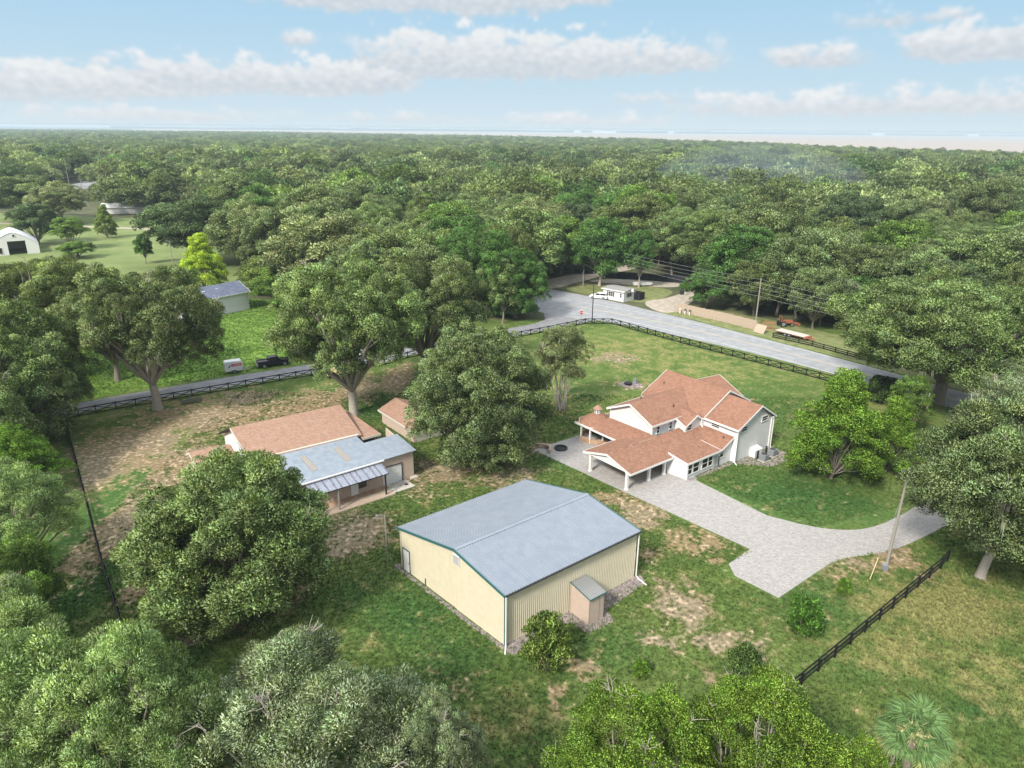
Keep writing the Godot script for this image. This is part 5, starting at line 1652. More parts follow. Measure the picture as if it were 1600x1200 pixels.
func fences() -> void:
	cross_fence("black cross-braced fence along the lane, from the left corner to the road junction", [-70, -97.5, -64.5, -102, -52.8, -109.5, -38.4, -119, -24, -127, -20.3, -131.4, -.1, -145.7, 8, -151.6, 16.7, -158.5], 2.75, 1.25)
	cross_fence("black cross-braced fence along the main road, from the junction to the very wide oak", [16.7, -158.5, 22.9, -158.7, 29.6, -150.5, 36.8, -142, 48.8, -128.8, 57.2, -119.4, 60.3, -115, 64.9, -110.9], 2.45, 1.25)
	board_fence("long black board fence down the left side of the bare yard", [-64.6, -94.8, -54.7, -80.6, -41.6, -61.8, -32.2, -48.9, -27, -41.5], 2.5, 1.35, 4)
	board_fence("black three-board fence between the lawn and the meadow, bottom right", [45.6, -63.6, 44.1, -62.2, 23.5, -45.7, 18, -41.3], 2.55, 1.3, 3)
	board_fence("short dark fence of the yard with the red flatbed, beside the verge", [56.5, -148.6, 62.5, -142.2, 70, -131.5], 2.6, 1.1, 3)
	# the tan fence of wooden panels on the far side of the road
	var t := thing("panel_fence", "tan wooden panel fence on the far side of the main road", "fence", Vector3(40.4, 0, -171))
	var pts := pv([40.4, -171, 49.3, -161.4, 54.6, -154.2])
	for i in pts.size() - 1:
		var a := Vector3(pts[i].x, 0, pts[i].y)
		var b := Vector3(pts[i + 1].x, 0, pts[i + 1].y)
		var n := roundi(a.distance_to(b) / 2.2)
		for k in n:
			var p: Vector3 = a.lerp(b, float(k) / n) - t.position
			var q: Vector3 = a.lerp(b, float(k + 1) / n) - t.position
			var f := (q - p).normalized()
			var st := mb()
			var m := 11
			for j in m:
				var w := (q - p).length() / m
				box(st, p.lerp(q, (j + .5) / m) + Vector3(0, 1.1 + fmod(j * .37 + k * .61, .09), 0), Vector3(w - .012, 2.2, .03), Basis(f, Vector3.UP, f.cross(Vector3.UP)))
			bar(st, p + Vector3(0, .4, 0) - f.cross(Vector3.UP) * .04, q + Vector3(0, .4, 0) - f.cross(Vector3.UP) * .04, .05, .09)
			bar(st, p + Vector3(0, 1.6, 0) - f.cross(Vector3.UP) * .04, q + Vector3(0, 1.6, 0) - f.cross(Vector3.UP) * .04, .05, .09)
			obj("fence_panel", st, M.wood_fence, t)
	# a loose panel leaning there
	var lp := thing("leaning_panel", "loose tan wooden panel leaning at the right end of the panel fence", "panel", Vector3(55.2, 0, -152.6), -.95)
	for j in 8:
		var st := mb()
		slab(st, [Vector3(-1.3 + j * .33, .02, .9), Vector3(-.99 + j * .33, .02, .9), Vector3(-.99 + j * .33, 1.7, -.2), Vector3(-1.3 + j * .33, 1.7, -.2)], Vector3(0, .03, .04))
		obj("plank", st, M.wood_fence, lp)
	# black privacy screen behind the guardhouse
	t = thing("privacy_screen", "long black screen fence under the trees behind the guardhouse", "fence", Vector3(28, 0, -213))
	for i in 9:
		var a := Vector3(i * 3.0, 0, i * .9)
		var st := mb()
		slab(st, [a, a + Vector3(2.95, 0, .88), a + Vector3(2.95, 2.1, .88), a + Vector3(0, 2.1, 0)], Vector3(0, 0, .05))
		obj("screen_panel", st, M.dark_screen, t)

# ---------------------------------------------------------------- poles and wires
func pole(called: String, label: String, category: String, x: float, z: float, h: float, r: float, m: Material, arms: int, turn: float, group := "") -> Node3D:
	var t := thing(called, label, category, Vector3(x, 0, z), turn, group)
	var st := mb()
	tube(st, [Vector3(0, -.3, 0), Vector3(0, h * .5, 0), Vector3(0, h, 0)], [r, r * .85, r * .65], 8)
	obj("pole", st, m, t)
	for k in arms:
		st = mb()
		box(st, Vector3(0, h - .35 - k * .9, 0), Vector3(1.7, .12, .1))
		var arm := obj("crossarm", st, m, t)
		for s in [-.75, 0.0, .75]:
			st = mb()
			tube(st, [Vector3(s, h - .29 - k * .9, 0), Vector3(s, h - .08 - k * .9, 0)], [.06, .04], 6)
			obj("insulator", st, M.grey_metal, arm)
	return t

func wire(label: String, a: Vector3, b: Vector3, sag: float, r := .022) -> void:
	var st := mb()
	var p := []
	var q := []
	for i in 13:
		var t := i / 12.0
		p.append(a.lerp(b, t) - Vector3(0, sag * 4 * t * (1 - t), 0))
		q.append(r)
	tube(st, p, q, 4)
	var o := obj("wire", st, M.wire)
	tag(o, label, "wire", "wires along the main road")

func poles() -> void:
	var p := pole("driveway_pole", "grey utility pole beside the paver driveway, leaning slightly", "utility pole", 38.5, -62.2, 11.4, .16, M.pole_wood, 0, 0)
	p.rotation.z = -.015
	var st := mb()
	tube(st, [Vector3(0, 10.9, 0), Vector3(-.75, 11.1, .1), Vector3(-.8, 11.35, .1)], [.035, .035, .03], 6)
	tube(st, [Vector3(0, 10.9, 0), Vector3(.5, 10.7, .1), Vector3(.9, 10.5, .1)], [.035, .035, .03], 6)
	obj("bracket", st, M.grey_metal, p)
	st = mb()
	box(st, Vector3(-.3, .3, .25), Vector3(.5, .6, .5))
	obj("service_box", st, M.grey_metal, p)
	st = mb()
	tube(st, [Vector3(0, 8.6, 0), Vector3(-2.6, 0, 2.0)], [.012, .012], 5)
	obj("guy_wire", st, M.wire, p)
	st = mb()
	tube(st, [Vector3(-1.94, 2.2, 1.49), Vector3(-2.63, -.1, 2.03)], [.035, .035], 6)
	obj("guy_guard", st, M.cream_paint, p)
	p = pole("yard_lamp", "thin wooden lamp pole at the left corner of the steel building", "lamp pole", -12.6, -62.3, 5.6, .09, M.pole_wood, 0, .4)
	st = mb()
	tube(st, [Vector3(0, 5.4, 0), Vector3(-.4, 5.75, 0), Vector3(-.8, 5.7, 0)], [.03, .03, .03], 6)
	obj("arm", st, M.grey_metal, p)
	st = mb()
	tube(st, [Vector3(-.8, 5.75, 0), Vector3(-.8, 5.6, 0), Vector3(-.8, 5.42, 0)], [.08, .16, .11], 8)
	obj("lamp_head", st, M.grey_metal, p)
	pole("utility_pole", "tall pale utility pole behind the tan panel fence", "utility pole", 55.5, -157.5, 11.2, .17, M.pole_wood, 0, -.7, "utility poles")
	pole("utility_pole", "dark utility pole at the fence corner by the red stop sign", "utility pole", 18.4, -159.6, 8.9, .14, M.dark_metal, 0, -.7, "utility poles")
	pole("utility_pole", "utility pole behind the white car and the guardhouse", "utility pole", 20.0, -200.0, 9.5, .14, M.pole_wood, 0, -.7, "utility poles")
	var tp := pole("utility_pole", "dark pole with grey transformer under the trees, left of the guardhouse", "utility pole", 15.5, -221.0, 11.5, .16, M.pole_wood, 1, -.7, "utility poles")
	st = mb()
	tube(st, [Vector3(.4, 8.9, 0), Vector3(.4, 10, 0)], [.32, .32], 10)
	obj("transformer", st, M.grey_metal, tp)
	var lp := pole("lamp_pole", "pale pole with lamp bracket at the edge of the left field", "lamp pole", -103.7, -215.6, 9.4, .14, M.pole_wood, 0, .3)
	st = mb()
	tube(st, [Vector3(0, 8.9, 0), Vector3(-.7, 9.6, 0), Vector3(-1.1, 9.7, 0)], [.06, .06, .12], 6)
	obj("arm", st, M.grey_metal, lp)
	for q in [[-231, -392, 15, "utility pole at the far end of the left field, beside the farm lane, left one"], [-196, -384, 14, "utility pole at the far end of the left field, second from the left"], [-140, -394, 13, "utility pole at the far end of the left field, rightmost"], [-292, -482, 22, "tall utility pole beside the far road climbing away, nearer one"], [-312, -560, 24, "tall utility pole beside the far road climbing away, farther one"], [-112, -560, 18, "pale pole rising out of the wood, left of centre"], [26, -560, 18, "pale pole rising out of the distant wood behind the guardhouse"]]:
		pole("utility_pole", q[3], "utility pole", q[0], q[1], q[2], .2, M.pole_wood, 1, .6, "utility poles")
	# wires: five strands from the tall pole to either side
	for i in 5:
		var h := 10.9 - i * .95
		wire("one of five wires from the tall pale pole leftwards over the road", Vector3(55.5, h, -157.5), Vector3(13 + i * .3, h + .2, -224), .9)
		wire("one of five wires from the tall pale pole towards the very wide oak", Vector3(55.5, h, -157.5), Vector3(98, h - .8, -112), 1.1)
	wire("one of two thin wires across the left field", Vector3(-231, 14, -392), Vector3(-196, 13, -384), .8, .05)
	wire("one of two thin wires across the left field", Vector3(-196, 13, -384), Vector3(-140, 12, -394), 1.4, .05)

# ---------------------------------------------------------------- vehicles
func wheels(t: Node3D, spots: Array, r: float, w: float) -> void:
	for s in spots:
		var st := mb()
		disc(st, Vector3(s[0], r, s[1]), Vector3(0, 0, 1), r, w, 18)
		var wh := obj("wheel", st, M.rubber, t)
		st = mb()
		disc(st, Vector3(s[0], r, s[1] + signf(s[1]) * w * .5), Vector3(0, 0, 1), r * .62, .03, 14)
		obj("rim", st, M.grey_metal, wh)

# a body from a side outline, narrowed towards the roof
func shell(st: SurfaceTool, outline: Array, half: float, waist: float, tuck: float) -> void:
	var flat := PackedVector2Array()
	for p in outline: flat.append(Vector2(p[0], p[1]))
	var idx := Geometry2D.triangulate_polygon(flat)
	var hw := func(y: float) -> float: return half - maxf(0, y - waist) * tuck
	for s in [-1.0, 1.0]:
		for i in range(0, idx.size(), 3):
			var q := []
			for k in 3:
				var p := flat[idx[i + k]]
				q.append(Vector3(p.x, p.y, s * hw.call(p.y)))
			tri(st, q[0], q[1], q[2])
	for i in flat.size():
		var a := flat[i]
		var b := flat[(i + 1) % flat.size()]
		var wa: float = hw.call(a.y)
		var wb: float = hw.call(b.y)
		quad(st, Vector3(a.x, a.y, -wa), Vector3(b.x, b.y, -wb), Vector3(b.x, b.y, wb), Vector3(a.x, a.y, wa))

func car(called: String, label: String, category: String, at: Vector3, turn: float, paint: Material, long := 4.7, roofed := true) -> Node3D:
	var t := thing(called, label, category, at, turn, "parked vehicles")
	var k := long / 4.7
	var st := mb()
	shell(st, [[-2.3 * k, .42], [-2.34 * k, .75], [-2.22 * k, 1.0], [-2.1 * k, 1.06], [1.0 * k, 1.04], [1.9 * k, .92], [2.28 * k, .78], [2.34 * k, .5], [2.2 * k, .3], [-2.2 * k, .3]], .93, .8, .12)
	obj("body", st, paint, t)
	st = mb()
	shell(st, [[-2.12 * k, 1.05], [-1.75 * k, 1.55], [-1.5 * k, 1.60], [.25 * k, 1.58], [1.05 * k, 1.04]], .86, 1.05, .28)
	obj("cabin", st, M.glass, t)
	st = mb()
	shell(st, [[-1.80 * k, 1.56], [-1.5 * k, 1.66], [-.6 * k, 1.69], [.2 * k, 1.64], [.34 * k, 1.56]], .75, 1.56, .5)
	for x in [[-2.1, -1.78], [-.45, -.5], [.98, .28]]:
		for s in [-1, 1]: bar(st, Vector3(x[0] * k, 1.06, s * .868), Vector3(x[1] * k, 1.58, s * .73), .05, .07)
	obj("roof_and_pillars", st, paint, t)
	for s in [-.62, .62]:
		st = mb()
		box(st, Vector3(2.27 * k, .74, s), Vector3(.14, .14, .4))
		obj("headlight", st, M.glass, t)
		st = mb()
		box(st, Vector3(-2.28 * k, .88, s * 1.05), Vector3(.1, .22, .3))
		obj("tail_light", st, M.tail_red, t)
		st = mb()
		box(st, Vector3(.72 * k, 1.08, s * 1.55), Vector3(.16, .14, .2))
		obj("mirror", st, paint, t)
	wheels(t, [[-1.42 * k, -.84], [-1.42 * k, .84], [1.42 * k, -.84], [1.42 * k, .84]], .36, .24)
	return t

func pickup(label: String, at: Vector3, turn: float, paint: Material) -> void:
	var t := thing("pickup_truck", label, "pickup truck", at, turn, "parked vehicles")
	var st := mb()
	shell(st, [[-2.9, .6], [-2.92, 1.12], [-.95, 1.14], [-.95, 1.2], [1.35, 1.2], [2.5, 1.12], [2.86, .95], [2.9, .6], [2.75, .42], [-2.75, .42]], .98, .9, .1)
	obj("body", st, paint, t)
	st = mb()
	for s in [-1, 1]: box(st, Vector3(-1.95, 1.21, s * .89), Vector3(1.95, .18, .12))
	box(st, Vector3(-2.88, 1.2, 0), Vector3(.1, .2, 1.75))
	obj("bed_rail", st, paint, t)
	st = mb()
	box(st, Vector3(-1.95, 1.16, 0), Vector3(1.75, .03, 1.62))
	obj("bed_liner", st, M.dark_metal, t)
	st = mb()
	shell(st, [[-.95, 1.2], [-.85, 1.78], [-.6, 1.84], [.6, 1.82], [1.4, 1.2]], .88, 1.2, .22)
	obj("cabin", st, M.glass, t)
	st = mb()
	shell(st, [[-.9, 1.79], [-.6, 1.90], [.55, 1.88], [.72, 1.79]], .765, 1.79, .4)
	for x in [[-.93, -.86], [.2, .12], [1.36, .62]]:
		for s in [-1, 1]: bar(st, Vector3(x[0], 1.2, s * .885), Vector3(x[1], 1.82, s * .75), .06, .08)
	obj("roof_and_pillars", st, paint, t)
	for s in [-.72, .72]:
		st = mb()
		box(st, Vector3(-2.91, .98, s * 1.12), Vector3(.08, .32, .22))
		obj("tail_light", st, M.tail_red, t)
		st = mb()
		box(st, Vector3(2.85, .88, s), Vector3(.1, .2, .4))
		obj("headlight", st, M.white_paint, t)
	st = mb()
	box(st, Vector3(-2.98, .56, 0), Vector3(.16, .16, 1.9))
	box(st, Vector3(2.92, .5, 0), Vector3(.16, .2, 1.9))
	obj("bumper", st, M.grey_metal, t)
	wheels(t, [[-1.8, -.88], [-1.8, .88], [1.85, -.88], [1.85, .88]], .42, .28)

func lettering(words: String, size: float, depth: float, m: Material, parent: Node3D, at: Vector3, b: Basis, called := "lettering") -> void:
	var tm := TextMesh.new()
	tm.text = words
	var f := SystemFont.new()
	f.font_names = PackedStringArray(["Droid Sans"])
	f.font_weight = 700
	tm.font = f
	tm.font_size = 64
	tm.pixel_size = size / 64.0
	tm.depth = depth
	tm.curve_step = 4
	var o := put(called, tm, m, parent)
	o.transform = Transform3D(b, at)

func vehicles() -> void:
	# cargo trailer, box on two wheels, red band with white letters
	var t := thing("cargo_trailer", "white box trailer with red lettered band, parked beside the lane", "trailer", Vector3(-50.5, 0, -121.9), .50)
	var st := mb()
	shell(st, [[-1.5, .5], [-1.5, 2.15], [-1.35, 2.3], [1.25, 2.3], [1.5, 2.05], [1.5, .5]], .85, 2.1, .35)
	obj("box", st, M.white_paint, t)
	st = mb()
	box(st, Vector3(.45, 1.62, .856), Vector3(1.75, .46, .012))
	var band := obj("red_band", st, M.red_paint, t)
	lettering("U-HAUL", .36, .012, M.white_paint, band, Vector3(.5, 1.62, .868), Basis())
	st = mb()
	slab(st, [Vector3(-1.05, 1.2, .856), Vector3(-.75, 1.2, .856), Vector3(-.45, 1.75, .856), Vector3(-.62, 1.75, .856)], Vector3(0, 0, .012))
	obj("side_graphic", st, M.blue_car, t)
	for s in [-1, 1]:
		st = mb()
		box(st, Vector3(-1.52, 1.35, s * .42), Vector3(.04, 1.5, .76))
		obj("rear_door", st, M.white_paint, t)
	for s in [-.7, .7]:
		st = mb()
		box(st, Vector3(-1.53, .62, s), Vector3(.05, .14, .2))
		obj("tail_light", st, M.tail_red, t)
	st = mb()
	bar(st, Vector3(1.5, .5, .5), Vector3(2.6, .5, 0), .07, .1)
	bar(st, Vector3(1.5, .5, -.5), Vector3(2.6, .5, 0), .07, .1)
	bar(st, Vector3(2.5, 0, 0), Vector3(2.5, .75, 0), .07, .07)
	obj("hitch", st, M.grey_metal, t)
	st = mb()
	for s in [-1, 1]: shell(st, [[-.5, .55], [-.4, .82], [.4, .82], [.5, .55]], .98, 5, 0)
	obj("mudguard", st, M.white_paint, t)
	wheels(t, [[0, -.92], [0, .92]], .36, .2)
	pickup("black pickup truck parked in front of the white box trailer", Vector3(-44.6, 0, -126.0), .50, M.black_car)
	car("parked_car", "blue and pale car half hidden behind the spreading oak, on the lane", "car", Vector3(-37.2, 0, -131.5), .55, M.blue_car)
	car("parked_car", "grey car in the lane behind the spreading oak, right of the blue one", "car", Vector3(-27.6, 0, -131.8), .6, M.silver_car)
	car("parked_car", "white sport utility car parked beside the white guardhouse", "car", Vector3(22.8, 0, -184.9), 2.75, M.white_car, 4.9)
	pickup("dark pickup truck under the trees left of the guardhouse", Vector3(23.0, 0, -219.5), .2, M.black_car)
	car("parked_car", "dark car under the trees at the end of the side road", "car", Vector3(29.5, 0, -217.5), .3, M.dark_metal)
	# small cream site trailer
	t = thing("site_trailer", "small cream-coloured machine on a two-wheeled trailer behind the spreading oak's trunk", "machine", Vector3(-31.8, 0, -119.6), .45)
	st = mb()
	shell(st, [[-1.25, .65], [-1.25, 1.55], [-1.0, 1.75], [1.0, 1.75], [1.25, 1.5], [1.25, .65]], .7, 1.5, .4)
	obj("housing", st, M.cream_paint, t)
	st = mb()
	disc(st, Vector3(.55, 1.1, .71), Vector3(0, 0, 1), .2, .03, 14)
	box(st, Vector3(-.5, 1.15, .705), Vector3(.7, .5, .02))
	obj("vent", st, M.dark_metal, t)
	st = mb()
	box(st, Vector3(0, .55, 0), Vector3(2.7, .16, 1.3))
	bar(st, Vector3(1.3, .55, 0), Vector3(2.4, .5, 0), .1, .1)
	obj("chassis", st, M.dark_metal, t)
	wheels(t, [[-.4, -.78], [-.4, .78], [.4, -.78], [.4, .78]], .32, .2)
	# dark implement by the fence under the forked oak
	t = thing("farm_implement", "dark low harrow by the fence right of the forked oak's trunk", "implement", Vector3(-51.8, 0, -106.8), .6)
	st = mb()
	bar(st, Vector3(-1.6, .5, 0), Vector3(1.6, .5, 0), .12, .12)
	bar(st, Vector3(-1.6, .5, .7), Vector3(1.6, .5, .7), .12, .12)
	bar(st, Vector3(0, .5, .7), Vector3(0, .9, -1.0), .1, .1)
	obj("frame", st, M.dark_metal, t)
	for i in 9:
		st = mb()
		disc(st, Vector3(-1.5 + i * .375, .32, .35), Vector3(1, 0, .25).normalized(), .32, .04, 12)
		obj("disc", st, M.dark_metal, t)
	# flatbed with red ends, tractor
	t = thing("flatbed_trailer", "long flatbed trailer with red ends, beside the main road", "trailer", Vector3(61.0, 0, -149.6), -.93)
	for i in 6:
		st = mb()
		box(st, Vector3(0, .82, -1.05 + i * .42), Vector3(7.0, .06, .40))
		obj("deck_plank", st, M.concrete, t)
	st = mb()
	box(st, Vector3(0, .7, 0), Vector3(7.4, .16, 2.3))
	box(st, Vector3(3.75, .62, 0), Vector3(.4, .34, 2.5))
	box(st, Vector3(-3.6, .66, 0), Vector3(.2, .26, 2.5))
	bar(st, Vector3(3.9, .6, .7), Vector3(5.4, .55, 0), .12, .14)
	bar(st, Vector3(3.9, .6, -.7), Vector3(5.4, .55, 0), .12, .14)
	obj("frame", st, M.orange_paint, t)
	wheels(t, [[-.9, -1.2], [-.9, 1.2], [.1, -1.2], [.1, 1.2]], .38, .24)
	t = thing("tractor", "orange tractor behind the flatbed trailer with red ends", "tractor", Vector3(62.5, 0, -158.0), .2)
	st = mb()
	shell(st, [[-.2, .8], [-.2, 1.5], [1.5, 1.45], [1.75, 1.2], [1.75, .75]], .4, 1.3, .2)
	obj("hood", st, M.orange_paint, t)
	st = mb()
	for s in [-1, 1]:
		box(st, Vector3(-1.0, 1.45, s * .72), Vector3(1.1, .08, .4))
		bar(st, Vector3(-1.3, 1.0, s * .45), Vector3(-1.3, 2.5, s * .45), .08, .08)
	bar(st, Vector3(-1.3, 2.5, -.45), Vector3(-1.3, 2.5, .45), .08, .08)
	for s in [-1, 1]: bar(st, Vector3(1.0, 1.0, s * .55), Vector3(3.0, .5, s * .55), .12, .16)
	box(st, Vector3(3.1, .45, 0), Vector3(.5, .5, 1.7))
	obj("loader_and_fenders", st, M.orange_paint, t)
	st = mb()
	box(st, Vector3(-.95, 1.25, 0), Vector3(.5, .12, .5))
	box(st, Vector3(-1.2, 1.55, 0), Vector3(.1, .5, .5))
	obj("seat", st, M.black_paint, t)
	wheels(t, [[-.95, -.75], [-.95, .75]], .72, .36)
	wheels(t, [[1.3, -.6], [1.3, .6]], .42, .26)
	# stacked red gates/poles by the panel fence end
	t = thing("timber_rack", "rusty red timber rack beside the leaning panel", "rack", Vector3(57.6, 0, -155.2), -.5)
	for i in 6:
		st = mb()
		bar(st, Vector3(-1.2 + i * .45, 0, 0), Vector3(-1.0 + i * .45, 1.9, -.2), .1, .1)
		obj("stake", st, M.orange_paint, t)
	st = mb()
	bar(st, Vector3(-1.3, .9, 0), Vector3(1.4, .9, -.1), .1, .12)
	bar(st, Vector3(-1.3, 1.5, 0), Vector3(1.4, 1.5, -.1), .1, .12)
	obj("rail", st, M.orange_paint, t)

# ---------------------------------------------------------------- signs, boxes, small things
func small_things() -> void:
	var t := thing("stop_sign", "red eight-sided stop sign on a thin post at the road junction", "sign", Vector3(15.9, 0, -160.2), .35)
	var st := mb()
	bar(st, Vector3(0, -.2, 0), Vector3(0, 2.75, 0), .06, .06)
	obj("post", st, M.grey_metal, t)
	var oct_ := []
	for k in 8:
		var a := TAU * (k + .5) / 8
		oct_.append(Vector3(cos(a) * .46, 2.25 + sin(a) * .46, .04))
	st = mb()
	slab(st, oct_, Vector3(0, 0, .03))
	var face := obj("sign_face", st, M.red_paint, t)
	lettering("STOP", .34, .012, M.white_paint, face, Vector3(0, 2.25, .078), Basis())
	st = mb()
	box(st, Vector3(0, 2.86, .05), Vector3(.7, .2, .03))
	obj("name_blade", st, M.white_paint, t)
	# mailboxes in a row
	for q in [[40.9, -169.2, "white mailbox on a thick pale post by the panel fence, leftmost of three"], [41.9, -168.4, "dark mailbox by the panel fence, middle of three"], [42.8, -167.5, "dark mailbox on a pale post by the panel fence, rightmost of three"]]:
		var mbx := thing("mailbox", q[2], "mailbox", Vector3(q[0], 0, q[1]), .7, "mailboxes by the panel fence")
		st = mb()
		box(st, Vector3(0, .5, 0), Vector3(.22, 1.0, .22))
		obj("post", st, M.white_trim, mbx)
		st = mb()
		shell(st, [[-.28, 1.02], [-.28, 1.3], [.28, 1.3], [.28, 1.02]], .15, 1.2, .8)
		obj("box", st, M.white_paint if q[2].begins_with("white") else M.dark_metal, mbx)
	# guardhouse
	var g := thing("guardhouse", "small flat-roofed white building at the road junction", "building", Vector3(28.8, 0, -180.6), -.74)
	# local x along the wall towards the right-hand corner, -z back
	wall("wall", [Vector3(-6.6, 0, 0), Vector3(-6.6, 2.75, 0), Vector3(0, 2.75, 0), Vector3(0, 0, 0)], Vector3(0, 0, -.2), M.white_paint, g)
	wall("wall", [Vector3(0, 0, 0), Vector3(0, 2.75, 0), Vector3(0, 2.75, -5.0), Vector3(0, 0, -5.0)], Vector3(-.2, 0, 0), M.white_paint, g)
	wall("wall", [Vector3(-6.6, 0, -5), Vector3(-6.6, 2.75, -5), Vector3(0, 2.75, -5), Vector3(0, 0, -5)], Vector3(0, 0, .2), M.white_paint, g)
	wall("wall", [Vector3(-6.6, 0, -.2), Vector3(-6.6, 2.75, -.2), Vector3(-6.6, 2.75, -4.8), Vector3(-6.6, 0, -4.8)], Vector3(.2, 0, 0), M.white_paint, g)
	roof([Vector3(-7.0, 2.85, .4), Vector3(.4, 2.85, .4), Vector3(.4, 3.15, -2.5), Vector3(-7.0, 3.15, -2.5)], M.grey_roof, g, [[0, 1]], .16)
	roof([Vector3(-7.0, 2.85, -5.4), Vector3(.4, 2.85, -5.4), Vector3(.4, 3.15, -2.5), Vector3(-7.0, 3.15, -2.5)], M.grey_roof, g, [], .16)
	window(g, Vector3(-4.2, 1.6, .03), 1.3, 1.1, Vector3(0, 0, 1), [2, 2])
	window(g, Vector3(-1.0, 1.6, .03), .5, 1.1, Vector3(0, 0, 1), [1, 2])
	window(g, Vector3(.03, 1.6, -2.4), 1.5, 1.1, Vector3(1, 0, 0), [2, 1])
	for s in [[Vector3(-5.15, 1.6, .05), Vector3(.32, 1.25, .06)], [Vector3(-3.25, 1.6, .05), Vector3(.32, 1.25, .06)], [Vector3(.05, 1.6, -3.45), Vector3(.06, 1.25, .32)], [Vector3(.05, 1.6, -1.35), Vector3(.06, 1.25, .32)]]:
		st = mb()
		box(st, s[0], s[1])
		obj("shutter", st, M.dark_metal, g)
	var bin := thing("dark_enclosure", "black screened enclosure beside the right end of the guardhouse", "enclosure", Vector3(33.0, 0, -184.6), -.74)
	for q in [[[Vector3(-1.4, 0, 1.2), Vector3(1.4, 0, 1.2)], Vector3(0, 0, -.06)], [[Vector3(1.4, 0, 1.2), Vector3(1.4, 0, -1.2)], Vector3(-.06, 0, 0)], [[Vector3(-1.4, 0, -1.2), Vector3(1.4, 0, -1.2)], Vector3(0, 0, .06)]]:
		wall("panel", [q[0][0], q[0][0] + Vector3(0, 1.9, 0), q[0][1] + Vector3(0, 1.9, 0), q[0][1]], q[1], M.dark_screen, bin)
	var sg := thing("notice_sign", "white notice on a post at the right corner of the guardhouse", "sign", Vector3(31.0, 0, -181.4), .2)
	st = mb()
	bar(st, Vector3(0, -.1, 0), Vector3(0, 3.4, 0), .08, .08)
	obj("post", st, M.grey_metal, sg)
	st = mb()
	box(st, Vector3(0, 3.0, .06), Vector3(.7, .8, .04))
	obj("board", st, M.white_paint, sg)
	var wb := thing("waste_bins", "dark and pale wheeled bins beside the sandy drive", "bins", Vector3(46.0, 0, -190.5), .3)
	for i in 2:
		st = mb()
		slab(st, [Vector3(i * 1.1 - .35, .1, .4), Vector3(i * 1.1 + .35, .1, .4), Vector3(i * 1.1 + .42, 1.1, .46), Vector3(i * 1.1 - .42, 1.1, .46)], Vector3(0, 0, -.86))
		box(st, Vector3(i * 1.1, 1.14, 0), Vector3(.9, .08, .96))
		obj("bin", st, M.dark_metal if i == 0 else M.white_paint, wb)
	var boat := thing("covered_boat", "white boat hull lying on the grass by the black screen", "boat", Vector3(37.0, 0, -201.5), .1)
	st = mb()
	shell(st, [[-2.6, .35], [-2.7, .95], [2.4, 1.0], [3.0, .95], [2.2, .4]], .95, .4, -.2)
	obj("hull", st, M.white_paint, boat)
	st = mb()
	box(st, Vector3(-.3, 1.02, 0), Vector3(4.4, .08, 1.5))
	obj("deck", st, M.white_trim, boat)
	# rocks round the well on the lawn
	gravel("rocks round the dark well cover on the lawn behind the white house", rounded(pv([18.6, -117.6, 20, -119, 22.2, -118.2, 23.2, -116.2, 21.6, -115.2, 19.6, -116])), 140, 71, .28)
	var well := thing("well_cover", "dark well cover and small tank among rocks on the lawn", "well cover", Vector3(20.8, 0, -117.3), .4)
	st = mb()
	disc(st, Vector3(-.5, .25, 0), Vector3.UP, .7, .5, 14)
	obj("cover", st, M.black_paint, well)
	st = mb()
	tube(st, [Vector3(.9, 0, 0), Vector3(.9, .9, 0), Vector3(.9, 1.1, 0)], [.35, .35, .18], 10)
	obj("tank", st, M.grey_metal, well)
	# grill and tank by the lamp pole
	t = thing("gas_grill", "small blue-grey grill at the left corner of the steel building", "grill", Vector3(-10.6, 0, -63.6), .5)
	st = mb()
	tube(st, [Vector3(-.4, .95, 0), Vector3(.4, .95, 0)], [.3, .3], 10)
	obj("lid", st, M.grey_metal, t)
	for x in [-.3, .3]:
		for z in [-.2, .2]:
			st = mb()
			box(st, Vector3(x, .4, z), Vector3(.05, .8, .05))
			obj("leg", st, M.dark_metal, t)

# ---------------------------------------------------------------- houses across the lane and far off
func plain_house(called: String, label: String, category: String, at: Vector3, turn: float, w: float, d: float, eave: float, ridge: float, wm: Material, rm: Material, wins: Array) -> Node3D:
	var t := thing(called, label, category, at, turn)
	var x := w / 2
	var z := d / 2
	for s in [-1, 1]:
		wall("wall", [Vector3(-x, 0, s * z), Vector3(-x, eave, s * z), Vector3(x, eave, s * z), Vector3(x, 0, s * z)], Vector3(0, 0, -s * .2), wm, t)
		wall("gable_wall", [Vector3(s * x, 0, -z + .201), Vector3(s * x, eave, -z + .201), Vector3(s * x, eave + (ridge - eave) * .93, 0), Vector3(s * x, eave, z - .201), Vector3(s * x, 0, z - .201)], Vector3(-s * .2, 0, 0), wm, t)
		roof([Vector3(-x - .4, eave - .1, s * (z + .45)), Vector3(x + .4, eave - .1, s * (z + .45)), Vector3(x + .4, ridge, 0), Vector3(-x - .4, ridge, 0)], rm, t, [[0, 1], [1, 2], [0, 3]], .16)
	for q in wins: window(t, q[0], q[1], q[2], q[3], [2, 2])
	return t

